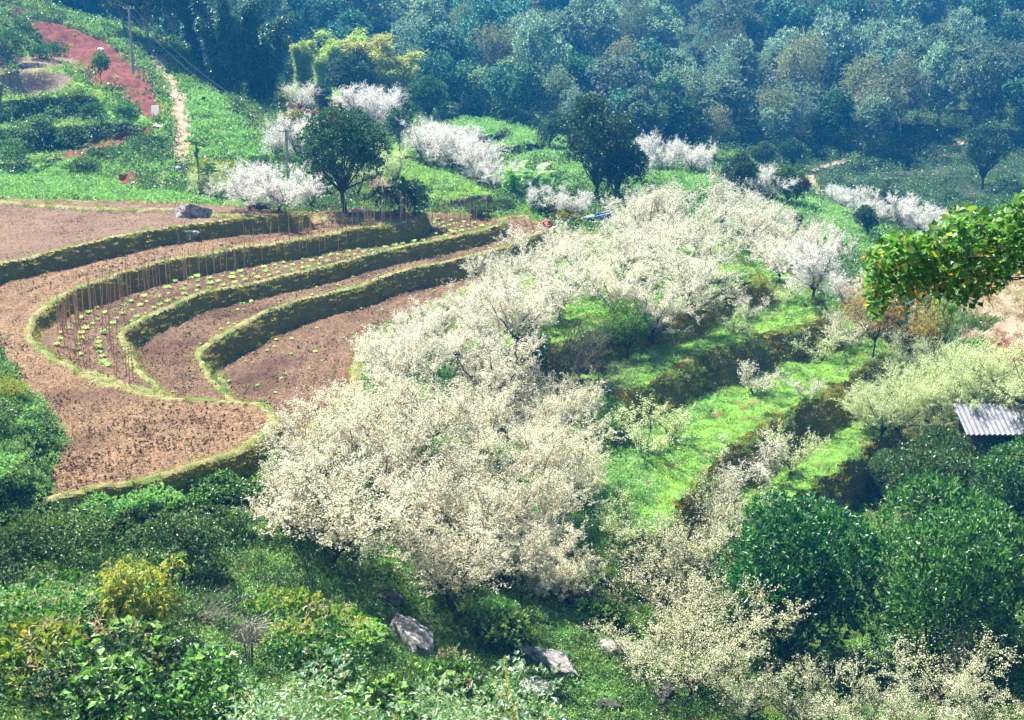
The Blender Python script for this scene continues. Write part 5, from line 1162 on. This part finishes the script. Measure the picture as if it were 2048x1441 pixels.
for mt, c, s in [('navy', (-.55, 0, .0), (.55, .4, .4)), ('white', (.05, -.1, .05), (.55, .4, .38)), ('blue', (.35, -.15, .1), (.42, .32, .36)), ('redp', (.75, -.2, -.02), (.38, .3, .36)), ('navy', (.5, .1, .28), (.4, .3, .2))]:
    h_ = heap('cloth', 0, 0, s[0], s[1], s[2], mt, None, None, int(c[0] * 10) + 20, parent=o); h_.location = c
heap('red_bag', 1092, 456, .36, .3, .42, 'redp', 'crumpled red bag standing on the tip of the terrace bank', 'bag', 30, rough=.5)
heap('pink_sack', 712, 425, .55, .3, .22, 'pink', 'pink sack lying on the back edge of the fields', 'sack', 31)
heap('pink_scrap', 1152, 472, .3, .2, .12, 'pink', 'pale pink scrap on the little bund by the plum blossom', 'litter', 32)
heap('white_bag', 202, 102, .38, .3, .25, 'white', 'small white bag lying on the red soil slope', 'bag', 33)
# tub on the little red plot
x, y, z = at(244, 362)
def tub(bm):
    bmesh.ops.create_cone(bm, segments=20, radius1=.24, radius2=.34, depth=.42, cap_ends=False, matrix=Matrix.Translation((0, 0, .21)))
    bmesh.ops.create_cone(bm, segments=20, radius1=.30, radius2=.21, depth=.38, cap_ends=False, matrix=Matrix.Translation((0, 0, .24)) @ Matrix.Rotation(math.pi, 4, 'X'))
    bmesh.ops.create_circle(bm, segments=20, radius=.23, cap_ends=True, matrix=Matrix.Translation((0, 0, .05)))
o = bmesh_obj('tub', tub, 'clay', None, (x, y, z + .03)); o.rotation_euler = (-.2, .15, 0); tag(o, 'reddish plastic tub on the small bare plot', 'tub')
# stump on the slope
A = Acc(); A.tubes([((0, 0, -.1), (.08, 0, .7), .2, .16), ((.08, 0, .7), (.08, 0, .72), .16, .001)], 9); o = link('tree_stump', A.mesh('tree_stump', [M['bark_dark']]), None, at(406, 208)); tag(o, 'dark stump on the slope right of the path', 'stump')
# blue trough
x, y, z = at(1165, 452); o = empty('blue_trough', (x, y, z), 'long blue and white trough lying by the end of the terraces', 'trough', None, .35)
bmesh_obj('hull', lambda bm: [box_into(bm, (1.2, .22, .42), (2.9, .05, .36)), box_into(bm, (1.2, -.22, .42), (2.9, .05, .36)), box_into(bm, (1.2, 0, .25), (2.9, .44, .05)), box_into(bm, (-.24, 0, .42), (.05, .49, .36)), box_into(bm, (2.63, 0, .42), (.05, .49, .36))], 'blue', o)
bmesh_obj('lid', lambda bm: box_into(bm, (.35, 0, .63), (1.3, .52, .05)), 'white', o, bev=.01)
bmesh_obj('trim', lambda bm: [box_into(bm, (1.2, -.26, .58), (2.95, .03, .05)), box_into(bm, (1.2, .26, .58), (2.95, .03, .05))], 'white', o)
for s in (-.1, 2.4): bmesh_obj('leg', lambda bm: [box_into(bm, (s, 0, .08), (.1, .4, .34))], 'wood', o)
o.rotation_euler = (0, -.12, .5)
# shed with corrugated roof
xa, ya, za = atY(1907, 808, 71.5); xb, yb, zb = atY(1930, 868, 69.0)
Wd_ = 9.0; dpt = math.hypot(yb - ya, 0) ; zb2 = zb
shed = empty('shed', (xa, yb, float(ground(xa + 2, yb + 1)[0]) - .1), 'open shed with a grey corrugated roof at the right edge', 'shed')
gz_ = shed.location.z
def sheet(x0, x1, up=0.0):
    V = []; Fq = []; nx = int((x1 - x0) / .035); 
    for k, (yy, zz) in enumerate(((ya - yb, za - gz_ + .0), (-.1, zb2 - gz_ - .02))):
        for i in range(nx + 1):
            xx = x0 + (x1 - x0) * i / nx; V.append((xx, yy, zz + up + .035 * math.sin(xx * 2 * math.pi / .27)))
    n1 = nx + 1
    V += [(a, b, c - .012) for a, b, c in V]
    for i in range(nx): Fq += [i, i + 1, n1 + i + 1, n1 + i, 2 * n1 + i, 3 * n1 + i, 3 * n1 + i + 1, 2 * n1 + i + 1, n1 + i, n1 + i + 1, 3 * n1 + i + 1, 3 * n1 + i, i, 2 * n1 + i, 2 * n1 + i + 1, i + 1]
    return mesh_from('roof_sheet', V, Fq, 4, [M['zinc']], smooth=False)
for k in range(8):
    s_ = link('roof_sheet', sheet(k * 1.08 - .02, k * 1.08 + 1.1, .008 * (k % 2) + .004), shed)
for xx in (.3, 2.9, 5.6, 8.2):
    for yy, zz in ((.15, zb - gz_ - .1), (ya - yb - .3, za - gz_ - .15)):
        bmesh_obj('post', lambda bm: box_into(bm, (xx, yy, zz / 2), (.12, .12, zz)), 'wood', shed)
for yy, zz in ((.15, zb - gz_ - .12), (ya - yb - .3, za - gz_ - .16)): bmesh_obj('beam', lambda bm: box_into(bm, (4.2, yy + .07, zz), (8.6, .06, .1)), 'wood', shed)
bmesh_obj('wall', lambda bm: box_into(bm, (4.6, ya - yb - .15, (za - gz_) * .42), (7.8, .06, (za - gz_) * .8)), 'wood', shed)

# dead brush pile, dried bundle on its post
A = Acc(); sg = []
for i in range(70): branch(sg, np.array([rb.normal() * .25, rb.normal() * .25, 0]), (rb.normal() + .6, rb.normal() * .6, rb.uniform(.2, 1.3)), rb.uniform(.8, 1.7), .014, .006, 3, rb, .12)
A.tubes(sg, 3); o = link('dead_brush', A.mesh('dead_brush', [M['bark_grey']]), None, at(385, 1250)); tag(o, 'pile of dead grey branches beside the yellow sapling', 'brush pile')
o = empty('dried_bundle', at(500, 1345), 'brown dried bundle bound round a short stem', 'bundle')
A = Acc(); sg = []
for i in range(160):
    a = rb.random() * 6.28; sg.append((np.array([math.cos(a) * .1, math.sin(a) * .1, .95]) + rb.normal(size=3) * .03, np.array([math.cos(a) * rb.uniform(.2, .5), math.sin(a) * rb.uniform(.2, .5), rb.uniform(.95, 1.6)]), .009, .005))
for i in range(120): p = rb.normal(size=3) * .2 + np.array([0, 0, 1.25]); sg.append((p, p + rb.normal(size=3) * .22, .007, .005))
A.tubes(sg, 3); link('straw', A.mesh('straw', [M['bark_pale']]), o)
A = Acc(); A.tubes([(np.array([math.cos(k) * .05, math.sin(k) * .05, -.1]), np.array([math.cos(k) * .12, math.sin(k) * .12, 1.0]), .02, .015) for k in range(6)], 5); link('stem', A.mesh('stem', [M['bark_grey']]), o)

# ------------------------------------------------------------------ seedlings and stakes on the terraces
def seedling(seed, s):
    r = np.random.default_rng(seed); n = 9; a = np.arange(n) * 2.4; e = np.where(np.arange(n) % 2, .35, .9); D = np.stack([np.cos(a), np.sin(a), e], 1)
    A = Acc(); A.quads(leaf_quads(np.zeros((n, 3)) + np.array([0, 0, .03]), D, .17 * s, .11 * s, r)); return A.mesh('seedling', [M['crop']])
SD = [seedling(i, 1.25) for i in range(3)]
P2w = np.array(P2); P1w = np.array(P1); P3w = np.array(P3); P4w = np.array(P4)
def inside(P, x, y): return sdist(P, np.array([x]), np.array([y]))[0]
cnt = 0
c3 = smooth_poly([atH(px, py, 2.4) for px, py in [(1000, 452), (940, 470), (850, 490), (750, 510), (650, 537), (560, 557), (480, 575), (400, 594), (330, 624), (290, 655), (275, 690), (300, 735), (335, 775)]], False, 4)
seg = np.diff(c3, axis=0); ln = np.concatenate([[0], np.cumsum(np.hypot(seg[:, 0], seg[:, 1]))])
row = .85
while row < 12 and cnt < 290:
    s = rng.random() * .5
    while s < ln[-1] and cnt < 290:
        i = min(np.searchsorted(ln, s) - 1 if s > 0 else 0, len(seg) - 1); i = max(i, 0); t = (s - ln[i]) / (ln[i + 1] - ln[i]); p = c3[i] + seg[i] * t; nrm = np.array([seg[i][1], -seg[i][0]]); nrm /= np.linalg.norm(nrm)
        for sgn in (1,):
            q = p + nrm * row * sgn + rng.normal(size=2) * .07
            if inside(P1w, *q) > .8 and inside(P2w, *q) < -.6 and gclass(q[0], q[1]) == FIELD2:
                o = link('seedling', SD[cnt % 3], None, (q[0], q[1], float(ground(*q)[0]))); k = rng.uniform(.6, 1.3); o.scale = (k, k, k); o.rotation_euler[2] = rng.random() * 6.28
                tag(o, 'light green seedling in the rows of the staked terrace', 'seedling', 'seedlings in rows among the stakes'); cnt += 1
        s += .82
    row += .95
print('seedlings', cnt)
for lab, grp, cls, n, pxs in [('small seedling scattered on the narrow terrace below the staked field', 'seedlings on the narrow terrace', FIELD3, 34, [(300, 820), (480, 640), (640, 590), (900, 520), (1040, 480)]), ('small seedling scattered on the lowest ploughed terrace', 'seedlings on the lowest terrace', FIELD4, 40, [(520, 790), (640, 700), (800, 630), (950, 570)])]:
    k = 0; tries = 0
    while k < n and tries < 3000:
        tries += 1; i = int(rng.integers(len(pxs))); px = pxs[i][0] + rng.normal() * 70; py = pxs[i][1] + rng.normal() * 40; x, y = atG(px, py)
        if gclass(x, y) != cls: continue
        o = link('seedling', SD[k % 3], None, (x, y, float(ground(x, y)[0]))); q = rng.uniform(.35, .75); o.scale = (q, q, q); o.rotation_euler[2] = rng.random() * 6.28; tag(o, lab, 'seedling', grp); k += 1
A = Acc(); A.tubes([((0, 0, -.15), (.01, .01, .7), .023, .02), ((.01, .01, .7), (0, 0, 1.4), .02, .017), ((0, 0, 1.4), (.02, 0, 2.2), .017, .012)], 5); SK = A.mesh('stake', [M['stake']])
def stake(x, y, grp, lab, s=1):
    o = link('stake', SK, None, (x, y, float(ground(x, y)[0]))); o.rotation_euler = (rng.normal() * .04, rng.normal() * .04, rng.random() * 6); q = s * rng.uniform(.6, .95); o.scale = (1, 1, q); tag(o, lab, 'stake', grp)
foot = smooth_poly([atH(px, py, 2.4) for px, py in [(125, 670), (150, 645), (190, 622), (260, 592), (340, 566), (430, 546), (520, 527), (620, 509), (720, 490), (790, 477), (835, 470)]], False, 4)
seg = np.diff(foot, axis=0); ln = np.concatenate([[0], np.cumsum(np.hypot(seg[:, 0], seg[:, 1]))]); s = 0; ns = 0
while s < ln[-1]:
    i = max(min(np.searchsorted(ln, s) - 1, len(seg) - 1), 0); p = foot[i] + seg[i] * (s - ln[i]) / (ln[i + 1] - ln[i])
    stake(p[0] + rng.normal() * .15, p[1] - rng.uniform(0, .9), 'stakes along the foot of the upper bank', 'thin bamboo stake in the line along the foot of the bank'); s += rng.uniform(.1, .38) * (p[1] / 66) ** 2; ns += 1
for k in range(52):
    px = rng.uniform(118, 325); py = rng.uniform(640, 775); x, y = atG(px, py)
    if gclass(x, y) == FIELD2: stake(x, y, 'stakes in the curved end of the staked field', 'thin bamboo stake among the seedlings at the curved end of the field'); ns += 1
for k in range(40):
    px = rng.uniform(640, 975); py = rng.uniform(436, 462); x, y = atG(px, py)
    if gclass(x, y) in (FIELD2, RIM, FIELD1): stake(x, y, 'stakes at the far end of the staked field', 'thin bamboo stake at the far end of the staked field'); ns += 1
print('stakes', ns)

# ------------------------------------------------------------------ air
x0, x1, y0, y1, z0, z1 = -420, 420, -12, 640, float(GZ.min()) - 1, 0
z1 = max(float(GZ.max()) + 25, 45)
V = [(a, b, c) for c in (z0, z1) for b in (y0, y1) for a in (x0, x1)]
me = mesh_from('haze', V, [0, 2, 3, 1, 4, 5, 7, 6, 0, 1, 5, 4, 2, 6, 7, 3, 0, 4, 6, 2, 1, 3, 7, 5], 4, [])
m, n, l = newmat('haze'); out = n.new('ShaderNodeOutputMaterial'); pv = n.new('ShaderNodeVolumePrincipled')
pv.inputs['Color'].default_value = (.03, .36, .95, 1); pv.inputs['Density'].default_value = 0.00064; pv.inputs['Anisotropy'].default_value = .2
l.new(pv.outputs[0], out.inputs['Volume']); me.materials.append(m)
hz = link('haze', me); tag(hz, kind='stuff')
print('DONE', round(time.time() - T_START, 1))
